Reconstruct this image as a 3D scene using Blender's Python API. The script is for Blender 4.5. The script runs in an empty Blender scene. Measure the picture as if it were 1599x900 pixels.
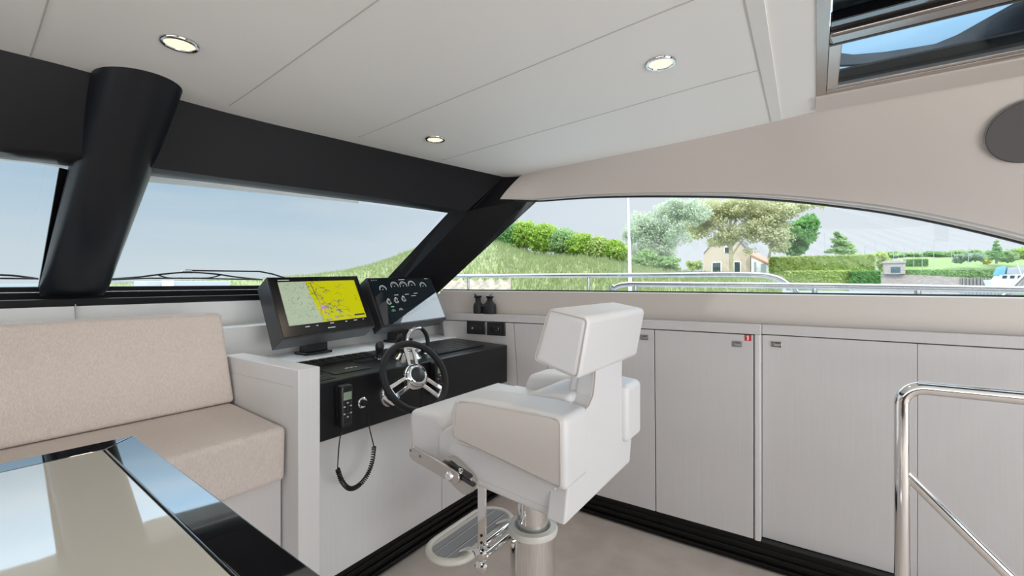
import bpy, bmesh, math, random
from mathutils import Vector, Matrix
random.seed(7)
R = math.radians
SC = bpy.context.scene
COL = SC.collection

# ------------------------------------------------------------------ camera model
EYE = Vector((0, 0, 1.29)); FPX = 700.0; HZ = 440.0
FW = Vector((.828, .5606, 0)).normalized(); RT = Vector((FW.y, -FW.x, 0)); UP = Vector((0, 0, 1))
def ray(u, v): return FW + RT * ((u - 800) / FPX) + UP * ((HZ - v) / FPX)
def P(u, v, X=None, Y=None, Z=None):
    d = ray(u, v)
    if X is not None: t = X / d.x
    elif Y is not None: t = Y / d.y
    else: t = (Z - EYE.z) / d.z
    return EYE + d * t

# ------------------------------------------------------------------ hull curves
def x_top(Y):
    q = max(0., Y - .2); return 2.3 - .03 * q - .055 * q * q
def x_low(Y):
    q = max(0., Y - 1.2); return 2.30 - .05 * q * q
def x_wall(Y, z):
    k = min(1., max(0., z / 1.094)); return x_low(Y) * (1 - k) + x_top(Y) * k
def PW(u, v, off=0.):
    p = P(u, v, X=2.3)
    for _ in range(30): p = P(u, v, X=x_wall(p.y, p.z) + off)
    return p
def zceil(Y): return 1.96 - .03 * min(1., max(0., (Y - .3) / 1.3))
def PC(u, v, dz=0.):
    p = P(u, v, Z=1.96)
    for _ in range(12): p = P(u, v, Z=zceil(p.y) + dz)
    return p

# ------------------------------------------------------------------ materials
MATS = {}
def mat(name, col, rough=.5, metal=0., spec=.5, coat=0., noise=None, bump=None, emit=None, trans=None, sheen=0.):
    m = bpy.data.materials.new(name); m.use_nodes = True; MATS[name] = m
    nt = m.node_tree; b = nt.nodes['Principled BSDF']
    b.inputs['Base Color'].default_value = (*col, 1); b.inputs['Roughness'].default_value = rough
    b.inputs['Metallic'].default_value = metal; b.inputs['Specular IOR Level'].default_value = spec
    b.inputs['Coat Weight'].default_value = coat; b.inputs['Coat Roughness'].default_value = .03
    if sheen: b.inputs['Sheen Weight'].default_value = sheen
    if emit: b.inputs['Emission Color'].default_value = (*emit[0], 1); b.inputs['Emission Strength'].default_value = emit[1]
    if noise:   # (scale vec3, colour2, contrast lo, hi)
        tc = nt.nodes.new('ShaderNodeTexCoord'); mp = nt.nodes.new('ShaderNodeMapping'); mp.inputs['Scale'].default_value = noise[0]
        nz = nt.nodes.new('ShaderNodeTexNoise'); nz.inputs['Scale'].default_value = 1; nz.inputs['Detail'].default_value = 6
        rp = nt.nodes.new('ShaderNodeValToRGB'); rp.color_ramp.elements[0].position = noise[2]; rp.color_ramp.elements[1].position = noise[3]
        rp.color_ramp.elements[0].color = (*noise[1], 1); rp.color_ramp.elements[1].color = (*col, 1)
        L = nt.links.new
        L(tc.outputs['Object'], mp.inputs['Vector']); L(mp.outputs[0], nz.inputs['Vector']); L(nz.outputs['Fac'], rp.inputs[0]); L(rp.outputs[0], b.inputs['Base Color'])
    if bump:    # (kind, scale, strength)
        tc = nt.nodes.new('ShaderNodeTexCoord'); bp = nt.nodes.new('ShaderNodeBump'); bp.inputs['Strength'].default_value = bump[2]; bp.inputs['Distance'].default_value = .002
        if bump[0] == 'noise':
            t = nt.nodes.new('ShaderNodeTexNoise'); t.inputs['Scale'].default_value = bump[1]; o = t.outputs['Fac']
        else:
            t = nt.nodes.new('ShaderNodeTexVoronoi'); t.inputs['Scale'].default_value = bump[1]; o = t.outputs['Distance']
        nt.links.new(tc.outputs['Object'], t.inputs['Vector']); nt.links.new(o, bp.inputs['Height']); nt.links.new(bp.outputs[0], b.inputs['Normal'])
    return m
mat('ceiling_vinyl', (.82, .80, .77), .55, bump=('noise', 300, .05))
mat('wall_vinyl', (.57, .51, .465), .5, bump=('noise', 400, .05))
mat('white_vinyl', (.86, .86, .85), .4)
mat('ash_white', (.585, .56, .555), .42, noise=((110, 110, 3), (.565, .54, .535), .3, .7))
mat('ash_light', (.66, .65, .645), .4, noise=((110, 110, 3), (.64, .63, .625), .3, .7))
mat('dark_wood', (.085, .05, .032), .3, noise=((30, 30, 2), (.05, .03, .02), .35, .65))
mat('trim_grey', (.50, .48, .46), .3, .4)
mat('joint', (.50, .48, .455), .7)
mat('gap', (.06, .055, .05), .8)
mat('black_trim', (.0085, .008, .0095), .5, spec=.2, bump=('noise', 500, .05))
mat('pillar_black', (.009, .010, .013), .36, spec=.4)
mat('black_gloss', (.004, .004, .005), .04, spec=.7, coat=.6)
mat('black_plastic', (.014, .014, .016), .35)
mat('black_matte', (.012, .012, .013), .6)
mat('console_black', (.008, .0085, .010), .34, spec=.35)
mat('deep_black', (.003, .003, .003), .4)
mat('plinth_black', (.003, .003, .003), .3, spec=.3)
mat('bezel', (.010, .010, .011), .22)
mat('monitor_case', (.035, .036, .038), .3)
mat('rubber', (.009, .009, .010), .5, spec=.35)
mat('chrome', (.86, .85, .84), .06, 1.)
mat('chrome_dark', (.62, .60, .58), .12, 1.)
mat('brushed', (.60, .57, .54), .28, 1.)
mat('steel_paint', (.47, .48, .50), .20, .95)
mat('grey_metal', (.35, .35, .34), .35, .8)
mat('leather_white', (.71, .70, .70), .42, bump=('noise', 260, .12))
mat('leather_side', (.66, .61, .57), .45, bump=('noise', 260, .12))
mat('piping', (.56, .51, .46), .5)
mat('stitch', (.45, .38, .32), .6)
mat('sofa_fabric', (.65, .575, .53), .85, noise=((330, 330, 70), (.59, .515, .47), .40, .60), bump=('voronoi', 260, .7), sheen=.2)
mat('carpet', (.60, .54, .49), .95, noise=((7, 7, 7), (.52, .46, .41), .35, .65), bump=('noise', 700, .6))
mat('cream_glass', (.82, .775, .68), .03, spec=.9, coat=1.)
mat('glass_edge', (.10, .17, .15), .1)
mat('cream_plastic', (.66, .64, .58), .35)
mat('grey_rubber', (.34, .35, .37), .5)
mat('speaker_cloth', (.12, .105, .105), .9, bump=('voronoi', 900, .5))
mat('key_grey', (.45, .46, .46), .5)
mat('lcd', (.20, .26, .19), .2, emit=((.30, .40, .28), .12))
mat('lamp_glow', (.05, .045, .04), .4, emit=((1, .87, .66), 1.12))
mat('red', (.55, .02, .03), .4)
mat('sticker_white', (.85, .75, .72), .5)
mat('latch_grey', (.22, .23, .23), .35, .4)
mat('hatch_frame', (.42, .37, .33), .25, .85)
mat('cover_fabric', (.045, .045, .05), .8)
mat('dark_screen', (.16, .14, .13), .8, noise=((60, 60, 60), (.08, .07, .065), .35, .65))
mat('hatch_bar', (.34, .31, .29), .16, 1.)
mat('lacquer', (.004, .004, .005), .03, spec=1., coat=1.); MATS['lacquer'].node_tree.nodes['Principled BSDF'].inputs['IOR'].default_value = 1.9
mat('white_gel', (.80, .80, .78), .25)
mat('text_grey', (.5, .5, .5), .5, emit=((.6, .65, .65), .25))
# exterior
mat('grass', (.19, .25, .085), .9, noise=((1.2, 1.2, 1.2), (.28, .27, .15), .35, .62), bump=('noise', 8, .8))
mat('lawn', (.15, .25, .06), .9, noise=((.3, .3, .3), (.20, .28, .10), .4, .6))
mat('dry_bank', (.40, .32, .24), .9, noise=((2, 2, 2), (.24, .22, .18), .4, .6))
mat('bark', (.30, .26, .19), .9)
mat('pale_bark', (.42, .38, .25), .9)
mat('brick', (.56, .46, .37), .85, noise=((3, 3, 9), (.50, .41, .33), .4, .6))
mat('stone', (.45, .38, .34), .9, noise=((1, 1, 3), (.36, .31, .29), .4, .6))
mat('roof_tile', (.50, .24, .17), .8)
mat('roof_dark', (.12, .12, .13), .8)
mat('window_dark', (.05, .07, .08), .2)
mat('white_paint', (.78, .78, .76), .5)
mat('blue_canvas', (.14, .38, .62), .7)
mat('shutter_green', (.06, .12, .13), .6)
mat('sheet_pile', (.30, .28, .26), .9)
mat('pole_grey', (.36, .38, .42), .5)
def leafmat(name, c, c2):
    m = mat(name, c, .6, noise=((1.5, 1.5, 1.5), c2, .35, .65)); nt = m.node_tree
    b = nt.nodes['Principled BSDF']; tr = nt.nodes.new('ShaderNodeBsdfTranslucent'); tr.inputs[0].default_value = (*[min(1, x * 1.2) for x in c], 1)
    mx = nt.nodes.new('ShaderNodeMixShader'); mx.inputs[0].default_value = .35; out = nt.nodes['Material Output']
    nt.links.new(b.outputs[0], mx.inputs[1]); nt.links.new(tr.outputs[0], mx.inputs[2]); nt.links.new(mx.outputs[0], out.inputs[0])
leafmat('leaf_bright', (.42, .56, .10), (.26, .42, .07))
leafmat('leaf_grass', (.30, .34, .16), (.20, .27, .10))
leafmat('leaf_dark', (.20, .40, .12), (.12, .28, .08))
leafmat('leaf_silver', (.62, .67, .55), (.46, .56, .40))
leafmat('leaf_gold', (.62, .60, .40), (.50, .54, .28))
leafmat('leaf_mid', (.38, .52, .24), (.26, .42, .16))
leafmat('leaf_lime', (.48, .56, .20), (.34, .46, .12))
leafmat('leaf_blue', (.30, .42, .30), (.22, .34, .24))
leafmat('leaf_yellow', (.62, .60, .10), (.5, .52, .1))
# architectural glass
def glassmat(name, tint, refl=1.):
    m = bpy.data.materials.new(name); m.use_nodes = True; MATS[name] = m; nt = m.node_tree; nt.nodes.clear()
    o = nt.nodes.new('ShaderNodeOutputMaterial'); mx = nt.nodes.new('ShaderNodeMixShader'); t = nt.nodes.new('ShaderNodeBsdfTransparent'); g = nt.nodes.new('ShaderNodeBsdfGlossy')
    ge = nt.nodes.new('ShaderNodeNewGeometry'); dt = nt.nodes.new('ShaderNodeVectorMath'); dt.operation = 'DOT_PRODUCT'
    nt.links.new(ge.outputs['Incoming'], dt.inputs[0]); nt.links.new(ge.outputs['Normal'], dt.inputs[1])
    def mm(op, a, b=None):
        n = nt.nodes.new('ShaderNodeMath'); n.operation = op
        for i, x in enumerate((a, b)):
            if x is None: continue
            if isinstance(x, (int, float)): n.inputs[i].default_value = x
            else: nt.links.new(x, n.inputs[i])
        return n.outputs[0]
    fr_o = mm('ADD', mm('MULTIPLY', mm('POWER', mm('SUBTRACT', 1.0, mm('ABSOLUTE', dt.outputs['Value'])), 5.0), .5 * refl), .012)
    g.inputs['Roughness'].default_value = .0; t.inputs[0].default_value = (*tint, 1)
    nt.links.new(fr_o, mx.inputs[0]); nt.links.new(t.outputs[0], mx.inputs[1]); nt.links.new(g.outputs[0], mx.inputs[2]); nt.links.new(mx.outputs[0], o.inputs[0])
glassmat('window_glass', (.97, .985, .98)); glassmat('hatch_glass', (.56, .64, .68))
# water
wm = mat('water', (.30, .36, .38), .12, spec=.6, bump=('noise', .8, .4))
# nautical chart on the plotter: pale sea with soundings and a yellow land mass
def chartmat():
    m = bpy.data.materials.new('chart'); m.use_nodes = True; MATS['chart'] = m; nt = m.node_tree; b = nt.nodes['Principled BSDF']; L = nt.links.new; N = nt.nodes.new
    tc = N('ShaderNodeTexCoord'); sep = N('ShaderNodeSeparateXYZ'); L(tc.outputs['UV'], sep.inputs[0])
    def mth(op, a, bb=None, c=None):
        n = N('ShaderNodeMath'); n.operation = op
        for i, x in enumerate((a, bb, c)):
            if x is None: continue
            if isinstance(x, (int, float)): n.inputs[i].default_value = x
            else: L(x, n.inputs[i])
        return n.outputs[0]
    def noise(s, d=4):
        n = N('ShaderNodeTexNoise'); n.inputs['Scale'].default_value = s; n.inputs['Detail'].default_value = d; L(tc.outputs['UV'], n.inputs['Vector']); return n.outputs['Fac']
    def mix(f, a, c):
        n = N('ShaderNodeMix'); n.data_type = 'RGBA'; L(f, n.inputs[0])
        for i, x in ((6, a), (7, c)):
            if isinstance(x, tuple): n.inputs[i].default_value = (*x, 1)
            else: L(x, n.inputs[i])
        return n.outputs[2]
    land = mth('GREATER_THAN', mth('ADD', sep.outputs[0], mth('MULTIPLY', mth('SUBTRACT', noise(4), .5), .10)), .40)
    vor = N('ShaderNodeTexVoronoi'); vor.feature = 'DISTANCE_TO_EDGE'; vor.inputs['Scale'].default_value = 9; L(tc.outputs['UV'], vor.inputs['Vector'])
    rivers = mth('MULTIPLY', mth('LESS_THAN', vor.outputs['Distance'], .035), mth('GREATER_THAN', noise(3.2), .50))
    rivers = mth('MULTIPLY', rivers, mth('LESS_THAN', sep.outputs[0], .86))
    v2 = N('ShaderNodeTexVoronoi'); v2.inputs['Scale'].default_value = 46; L(tc.outputs['UV'], v2.inputs['Vector'])
    dots = mth('MULTIPLY', mth('LESS_THAN', v2.outputs['Distance'], .22), mth('GREATER_THAN', noise(20), .45))
    delta = mth('MULTIPLY', mth('GREATER_THAN', noise(7, 8), .56), mth('LESS_THAN', mth('ABSOLUTE', mth('SUBTRACT', mth('ADD', sep.outputs[0], mth('MULTIPLY', sep.outputs[1], .25)), .62)), .17))
    delta = mth('MULTIPLY', delta, mth('LESS_THAN', mth('ABSOLUTE', mth('SUBTRACT', sep.outputs[1], .30)), .26))
    sea = mix(noise(5), (.42, .56, .36), (.60, .66, .50)); sea = mix(dots, sea, (.22, .28, .24))
    ld = mix(delta, (.66, .66, .0), (.36, .36, .46)); ld = mix(rivers, ld, (.20, .20, .12))
    col = mix(land, sea, ld)
    b.inputs['Base Color'].default_value = (.01, .01, .01, 1); b.inputs['Roughness'].default_value = .06
    L(col, b.inputs['Emission Color']); b.inputs['Emission Strength'].default_value = .80
chartmat()
mat('gauge_screen', (.004, .006, .008), .02, spec=1., coat=1., emit=((.02, .035, .045), .25))
mat('gauge_mark', (.3, .3, .3), .3, emit=((.70, .72, .70), .6))
mat('gauge_green', (.1, .3, .1), .3, emit=((.12, .65, .18), .6))

# ------------------------------------------------------------------ mesh builder
class B:
    def __init__(s): s.v = []; s.f = []; s.mi = []; s.uv = {}
    def add(s, vs, fs, mi=0):
        o = len(s.v); s.v += [tuple(x) for x in vs]; s.f += [tuple(i + o for i in f) for f in fs]; s.mi += [mi] * len(fs); return s
    def hexa(s, b4, t4, mi=0):
        return s.add(list(b4) + list(t4), [(3, 2, 1, 0), (4, 5, 6, 7), (0, 1, 5, 4), (1, 2, 6, 5), (2, 3, 7, 6), (3, 0, 4, 7)], mi)
    def box(s, lo, hi, mi=0):
        x0, y0, z0 = lo; x1, y1, z1 = hi
        return s.hexa([(x0, y0, z0), (x1, y0, z0), (x1, y1, z0), (x0, y1, z0)], [(x0, y0, z1), (x1, y0, z1), (x1, y1, z1), (x0, y1, z1)], mi)
    def obox(s, c, ax, ay, az, mi=0):   # half-axes
        c, ax, ay, az = Vector(c), Vector(ax), Vector(ay), Vector(az)
        q = lambda k: [c - ax - ay + k * az, c + ax - ay + k * az, c + ax + ay + k * az, c - ax + ay + k * az]
        return s.hexa(q(-1), q(1), mi)
    def prism(s, pts, off, mi=0):
        pts = [Vector(p) for p in pts]; off = Vector(off); n = len(pts)
        vs = pts + [p + off for p in pts]
        fs = [tuple(range(n))[::-1], tuple(range(n, 2 * n))] + [(i, (i + 1) % n, (i + 1) % n + n, i + n) for i in range(n)]
        return s.add(vs, fs, mi)
    def grid(s, rows, mi=0, close=False):
        n = len(rows[0]); vs = [p for r in rows for p in r]; fs = []
        for i in range(len(rows) - 1):
            for j in range(n if close else n - 1):
                k = (j + 1) % n; fs.append((i * n + j, i * n + k, (i + 1) * n + k, (i + 1) * n + j))
        return s.add(vs, fs, mi)
    def tube(s, pts, r, seg=12, mi=0, caps=True, closed=False):
        pts = [Vector(p) for p in pts]; n = len(pts); rows = []
        rr = r if isinstance(r, (list, tuple)) else [r] * n
        prev = None
        for i, p in enumerate(pts):
            if closed: t = (pts[(i + 1) % n] - pts[i - 1])
            else: t = pts[min(i + 1, n - 1)] - pts[max(i - 1, 0)]
            t.normalize()
            if prev is None: a = t.orthogonal().normalized()
            else:
                a = prev - t * prev.dot(t); a = a.normalized() if a.length > 1e-6 else t.orthogonal().normalized()
            prev = a; bb = t.cross(a)
            rows.append([p + (a * math.cos(q) + bb * math.sin(q)) * rr[i] for q in [2 * math.pi * k / seg for k in range(seg)]])
        if closed: rows.append(rows[0])
        s.grid(rows, mi, True)
        if caps and not closed:
            s.add(rows[0], [tuple(range(seg))[::-1]], mi); s.add(rows[-1], [tuple(range(seg))], mi)
        return s
    def lathe(s, prof, c, axis=(0, 0, 1), seg=32, mi=0, sx=1., caps=True):   # prof: (r, h)
        c = Vector(c); n = Vector(axis).normalized(); a = n.orthogonal().normalized()
        if abs(n.z) > .99: a = Vector((1, 0, 0))
        b = n.cross(a)
        rows = [[c + n * h + (a * math.cos(q) * sx + b * math.sin(q)) * r for q in [2 * math.pi * k / seg for k in range(seg)]] for r, h in prof]
        s.grid(rows, mi, True)
        if caps:
            if prof[0][0] > 1e-5: s.add(rows[0], [tuple(range(seg))[::-1]], mi)
            if prof[-1][0] > 1e-5: s.add(rows[-1], [tuple(range(seg))], mi)
        return s
    def ball(s, c, r, sc=(1, 1, 1), seg=16, mi=0):
        prof = [(max(1e-6, math.sin(math.pi * k / 10)), -math.cos(math.pi * k / 10)) for k in range(11)]
        o = len(s.v); s.lathe(prof, (0, 0, 0), seg=seg, mi=mi, caps=False)
        for i in range(o, len(s.v)):
            x = s.v[i]; s.v[i] = (c[0] + x[0] * r * sc[0], c[1] + x[1] * r * sc[1], c[2] + x[2] * r * sc[2])
        return s
    def build(s, name, mats, parent=None, bevel=0., seg=3, smooth=True, angle=38, sub=0, solid=None, uvq=None, weld=True):
        me = bpy.data.meshes.new(name)
        off = Vector((0, 0, 0)); q = parent
        while q is not None: off += q.location; q = q.parent
        me.from_pydata([Vector(x) - off for x in s.v], [], s.f)
        if isinstance(mats, str): mats = [mats]
        for m in mats: me.materials.append(MATS[m])
        for p, i in zip(me.polygons, s.mi): p.material_index = i
        if uvq:
            uvl = me.uv_layers.new(name='UVMap')
            for p in me.polygons:
                for li in p.loop_indices:
                    w = me.vertices[me.loops[li].vertex_index].co + off
                    d = w - uvq[0]; uvl.data[li].uv = (d.dot(uvq[1]) / uvq[1].length_squared, d.dot(uvq[2]) / uvq[2].length_squared)
        bm = bmesh.new(); bm.from_mesh(me)
        if weld: bmesh.ops.remove_doubles(bm, verts=bm.verts, dist=1e-5)
        bmesh.ops.recalc_face_normals(bm, faces=bm.faces)
        bm.to_mesh(me); bm.free()
        if smooth:
            for p in me.polygons: p.use_smooth = True
            if bevel == 0 or sub == 0: me.set_sharp_from_angle(angle=R(angle))
        o = bpy.data.objects.new(name, me); COL.objects.link(o)
        if parent: o.parent = parent
        if solid:
            md = o.modifiers.new('solid', 'SOLIDIFY'); md.thickness = solid; md.offset = 0
        if bevel:
            md = o.modifiers.new('bevel', 'BEVEL'); md.width = bevel; md.segments = seg; md.limit_method = 'ANGLE'; md.angle_limit = R(30); md.harden_normals = False
        if sub:
            md = o.modifiers.new('sub', 'SUBSURF'); md.levels = sub; md.render_levels = sub
        return o
def tag(o, label=None, cat=None, group=None, kind=None):
    if label: o['label'] = label
    if cat: o['category'] = cat
    if group: o['group'] = group
    if kind: o['kind'] = kind
    return o
def thing(name, label, cat, loc=(0, 0, 0), group=None):
    o = bpy.data.objects.new(name, None); COL.objects.link(o); o.location = loc; o.empty_display_size = .1
    return tag(o, label, cat, group)
def struct(o, label=None, cat='structure'):
    return tag(o, label, cat, None, 'structure')
def rbox(name, lo, hi, m, parent=None, bevel=.004, seg=3):
    return B().box(lo, hi).build(name, m, parent, bevel=bevel, seg=seg)
def lerp(a, b, t): return a + (b - a) * t
def spline(pts, n=8):
    pts = [Vector(p) for p in pts]; out = []
    for i in range(len(pts) - 1):
        p0, p1, p2, p3 = pts[max(i - 1, 0)], pts[i], pts[i + 1], pts[min(i + 2, len(pts) - 1)]
        for k in range(n):
            t = k / n
            out.append(.5 * ((2 * p1) + (p2 - p0) * t + (2 * p0 - 5 * p1 + 4 * p2 - p3) * t * t + (3 * p1 - p0 - 3 * p2 + p3) * t ** 3))
    out.append(pts[-1]); return out
def wslab(b, y0, y1, z0, z1, o0, o1, n=10, mi=0):      # slab that follows the hull side between two offsets
    rows = []
    for i in range(n + 1):
        y = lerp(y0, y1, i / n)
        rows.append([Vector((x_wall(y, z0) + o0, y, z0)), Vector((x_wall(y, z1) + o0, y, z1)), Vector((x_wall(y, z1) + o1, y, z1)), Vector((x_wall(y, z0) + o1, y, z0))])
    b.grid(rows, mi, True); b.add(rows[0], [(0, 1, 2, 3)], mi); b.add(rows[-1], [(3, 2, 1, 0)], mi)
    return b

# ================================================================== SETTING
ZS = 1.094            # shelf top
# floor
fl = B().box((-2.6, -3.2, -.08), (2.55, 2.9, 0.0)).build('floor', 'carpet', smooth=False); struct(fl, 'beige carpet floor of the cabin', 'floor')

# ceiling with its joints
cb = B()
HX0, HX1, HY0, HY1 = 1.00, 1.955, -1.30, 0.0          # hatch opening
ys = [-3.2, HY1 - 1.30, HY1, .3, .6, .9, 1.2, 1.6, 2.05, 2.6]
xs = [-2.6, HX0, HX1, 2.55]
for i in range(len(ys) - 1):
    for j in range(3):
        if ys[i] >= HY0 - .01 and ys[i + 1] <= HY1 + .01 and j == 1: continue
        y0, y1 = ys[i], ys[i + 1]
        cb.hexa([(xs[j], y0, zceil(y0)), (xs[j + 1], y0, zceil(y0)), (xs[j + 1], y1, zceil(y1)), (xs[j], y1, zceil(y1))],
                [(xs[j], y0, 1.982), (xs[j + 1], y0, 1.982), (xs[j + 1], y1, 1.982), (xs[j], y1, 1.982)], 0)
def seam(a, b_, w=.0035, d=.0012, mi=1, n=8):
    a, b_ = PC(*a), PC(*b_); t = (b_ - a); t.z = 0; t.normalize(); s_ = Vector((-t.y, t.x, 0)) * w / 2; rows = []
    for i in range(n + 1):
        p = lerp(a, b_, i / n); zc = zceil(p.y)
        rows.append([Vector((p.x + s_.x, p.y + s_.y, zc - d)), Vector((p.x - s_.x, p.y - s_.y, zc - d)), Vector((p.x - s_.x, p.y - s_.y, zc + .004)), Vector((p.x + s_.x, p.y + s_.y, zc + .004))])
    cb.grid(rows, mi, True)
seam((80, -16), (46, 92)); seam((640, -36), (358, 165)); seam((1150, -27), (560, 214)); seam((1183, 110), (690, 250)); seam((1161.7, 0), (1203.5, 190.7))
ce = cb.build('ceiling', ['ceiling_vinyl', 'joint'], smooth=False); struct(ce, 'off-white panelled cabin ceiling', 'ceiling')
# shallow transverse cover strip on the ceiling
a0, a1, b0, b1 = PC(1163.5, 0), PC(1205, 190.4), PC(1193.4, 0), PC(1220.9, 185.5)
a0 = a1 + (a0 - a1) * 1.9; b0 = b1 + (b0 - b1) * 1.9
def dn(p, d): return Vector((p.x, p.y, zceil(p.y) - d))
tr = B().hexa([dn(a0, .001), dn(a1, .001), dn(b1, .006), dn(b0, .006)], [dn(a0, -.01), dn(a1, -.01), dn(b1, -.01), dn(b0, -.01)]).build('trim_5', 'ceiling_vinyl', smooth=False)
struct(tr, 'shallow cover strip across the ceiling beside the roof hatch', 'ceiling trim')

# right wall: panel under the window, upper wall above the arch
arch_px = [(780.7, 311), (811, 311.3), (841.3, 311.5), (911, 306.5), (980.5, 304.2), (1060, 303.8), (1140, 304.8), (1225, 309.8), (1303, 317.8), (1381, 328), (1474.5, 345.5), (1599, 375), (1760, 420)]
ceil_px = [(815.7, 273.3), (826, 271), (841, 268), (911, 252.5), (980, 238.5), (1060, 222), (1140, 205), (1203.5, 190.7), (1268.6, 174.8), (1340, 161.5), (1450, 142), (1599, 117), (1760, 88)]
def resamp(pts, n):
    pts = spline(pts, 12); L = [0]
    for i in range(1, len(pts)): L.append(L[-1] + (pts[i] - pts[i - 1]).length)
    out = []
    for k in range(n + 1):
        s_ = L[-1] * k / n; i = max(j for j in range(len(L)) if L[j] <= s_ + 1e-9); i = min(i, len(pts) - 2)
        out.append(lerp(pts[i], pts[i + 1], (s_ - L[i]) / max(1e-9, L[i + 1] - L[i])))
    return out
def arch_pt(i, u, v):
    p = PW(u, v, {0: .042, 1: .058}.get(i, .075)); return p
arch = [arch_pt(i, *q) for i, q in enumerate(arch_px)]; topc = [PC(*q) for q in ceil_px]
NA = 60
A_ = resamp(arch, NA); T_ = resamp(topc, NA)
A_ += [Vector((A_[-1].x, -3.2, A_[-1].z - .1))]; T_ += [Vector((T_[-1].x - .03, -3.2, 1.962))]
T_ = [Vector((p.x, p.y, p.z + .004)) for p in T_]
wb = B()
inn, outw = [], []
K = 10
for a, t in zip(A_, T_):
    row = []
    for k in range(K + 1):
        s_ = k / K; x = lerp(a.x, t.x, s_ ** 1.5); row.append(Vector((x, lerp(a.y, t.y, s_), lerp(a.z, t.z, s_))))
    inn.append(row); outw.append([p + Vector((.05, 0, .0)) for p in row])
rows = [i_ + o_[::-1] for i_, o_ in zip(inn, outw)]
wb.grid(rows, 0, True); wb.add(rows[0], [tuple(range(len(rows[0])))], 0)
sill_px = [(684, 453.4), (760, 454.3), (900, 456), (1140, 459.2), (1330, 463), (1599, 470.3)]
SZ = 1.232
wslab(wb, -3.2, 2.02, ZS + .0005, SZ, .085, .125, 40)
wslab(wb, -3.2, 2.6, .0, ZS - .002, .11, .16, 40)
wslab(wb, 2.02, 2.6, ZS + .0005, SZ - .02, .085, .125, 8)
wr = wb.build('wall_right', 'wall_vinyl', angle=50); struct(wr, 'beige cabin side wall around the long side window', 'wall')

# side window : pane + gasket + bright sill edge
b = B(); gl = []
bot = [Vector((x_wall(p.y, 1.2) + .10, p.y, SZ - .01)) for p in A_[2:]]
bot[0] = PW(688.5, 453.4, .10); top = [p + Vector((.012, 0, 0)) for p in A_[2:]]
top[0] = PW(841.3, 311.5, .10)
rows = [[bt, tp] for bt, tp in zip(bot, top)]
# resample sill so that it spans the slanted forward edge
n_ = len(rows)
for i in range(n_):
    k = i / (n_ - 1); y = lerp(bot[0].y, -3.2, k ** 1.05); rows[i][0] = Vector((x_wall(y, 1.2) + .10, y, SZ - .01))
frw = [[r[0], r[1], r[1] + Vector((.006, 0, 0)), r[0] + Vector((.006, 0, 0))] for r in rows]
w3 = bpy.data.objects.new('window_3', None); COL.objects.link(w3); struct(w3, 'long arched side window over the cabinets', 'window')
b.grid(frw, 0, True).build('glass_pane', 'window_glass', w3, smooth=False)
tube_pts = [p + Vector((.0, 0, .0)) for p in A_[2:]]
B().tube([p + Vector((.002, 0, lerp(.001, .006, min(1, i / 45)))) for i, p in enumerate(tube_pts)], [lerp(.004, .013, min(1, i / 42)) for i in range(len(tube_pts))], 12).build('edge_trim', 'trim_grey', w3)
B().tube([p + Vector((.012, 0, -.009)) for p in tube_pts], [lerp(.0045, .007, min(1, i / 45)) for i in range(len(tube_pts))], 6).build('gasket', 'deep_black', w3)
sl = [Vector((x_wall(y, 1.2) + .096, y, SZ)) for y in [2.01 - 5.2 * k / 50 for k in range(51)]]
B().tube([p + Vector((.002, 0, .004)) for p in sl], .0045, 6).build('gasket', 'deep_black', w3)
B().tube([p + Vector((-.010, 0, -.0015)) for p in sl], .003, 6).build('sill_edge', 'white_vinyl', w3)

# windscreen header beam (black) : curved in plan
hd_px = [(-260, 13), (0, 77), (140, 113), (285, 157), (410, 190), (535, 219), (660, 248), (787.7, 276.8)]
hb_px = [(-260, 215), (0, 237), (110, 246), (235, 262), (360, 279), (480, 294.5), (600, 310), (730, 328.5)]
hu_px = [(-260, 225), (0, 248), (110, 260), (235, 275), (360, 289), (480, 304), (600, 319), (701.3, 333)]
hy = []
ht = [PC(*q) for q in hd_px]
hb = []
for q, t_ in zip(hb_px, ht):
    hb.append(None)
# lower lip: directly beneath the top line, slightly ahead of it
def yline(X):   # plan line of the header's lower lip
    pts = [(-2.3, 1.55), (-1.2, 1.86), (-.4, 1.96), (.3, 1.965), (.7, 1.93), (1.3, 1.82), (1.8, 1.68), (2.3, 1.52)]
    for (x0, y0), (x1, y1) in zip(pts, pts[1:]):
        if X <= x1: return lerp(y0, y1, (X - x0) / (x1 - x0))
    return pts[-1][1]
def PY(u, v, f, extra=0.):
    p = P(u, v, Y=1.9)
    for _ in range(25): p = P(u, v, Y=f(p.x) + extra)
    return p
hb = [PY(u, v, yline) for u, v in hb_px]; hu = [PY(u, v, yline, .09) for u, v in hu_px]
ht = [Vector((p.x, p.y, p.z + .004)) for p in ht]
def ext(L, y):   # continue to port
    L = list(L); L[0] = L[0]
    return [Vector((-2.45, y, L[0].z + .0)), Vector((-1.3, lerp(y, L[0].y, .78), L[0].z))] + L
ht2, hb2, hu2 = ext(ht, 1.45), ext(hb, 1.42), ext(hu, 1.5)
for L in (hb2, hu2):
    for p in L[:2]: p.z = L[3].z
ht2, hb2, hu2 = [spline(L, 5) for L in (ht2, hb2, hu2)]
b = B(); rows = []
for t, l, u_ in zip(ht2, hb2, hu2):
    mid = lerp(t, l, .5) + Vector((0, -.006, 0)); l2 = lerp(l, t, .06); 
    rows.append([t, mid, l2, l, lerp(l, u_, .5) + Vector((0, 0, -.002)), u_, u_ + Vector((0, .08, .03)), Vector((t.x, t.y + .16, t.z))])
b.grid(rows, 0, True); b.add(rows[-1], [tuple(range(8))], 0)
hdr = b.build('trim_1', 'black_trim', angle=60); struct(hdr, 'black padded beam over the windscreen', 'trim')

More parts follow.
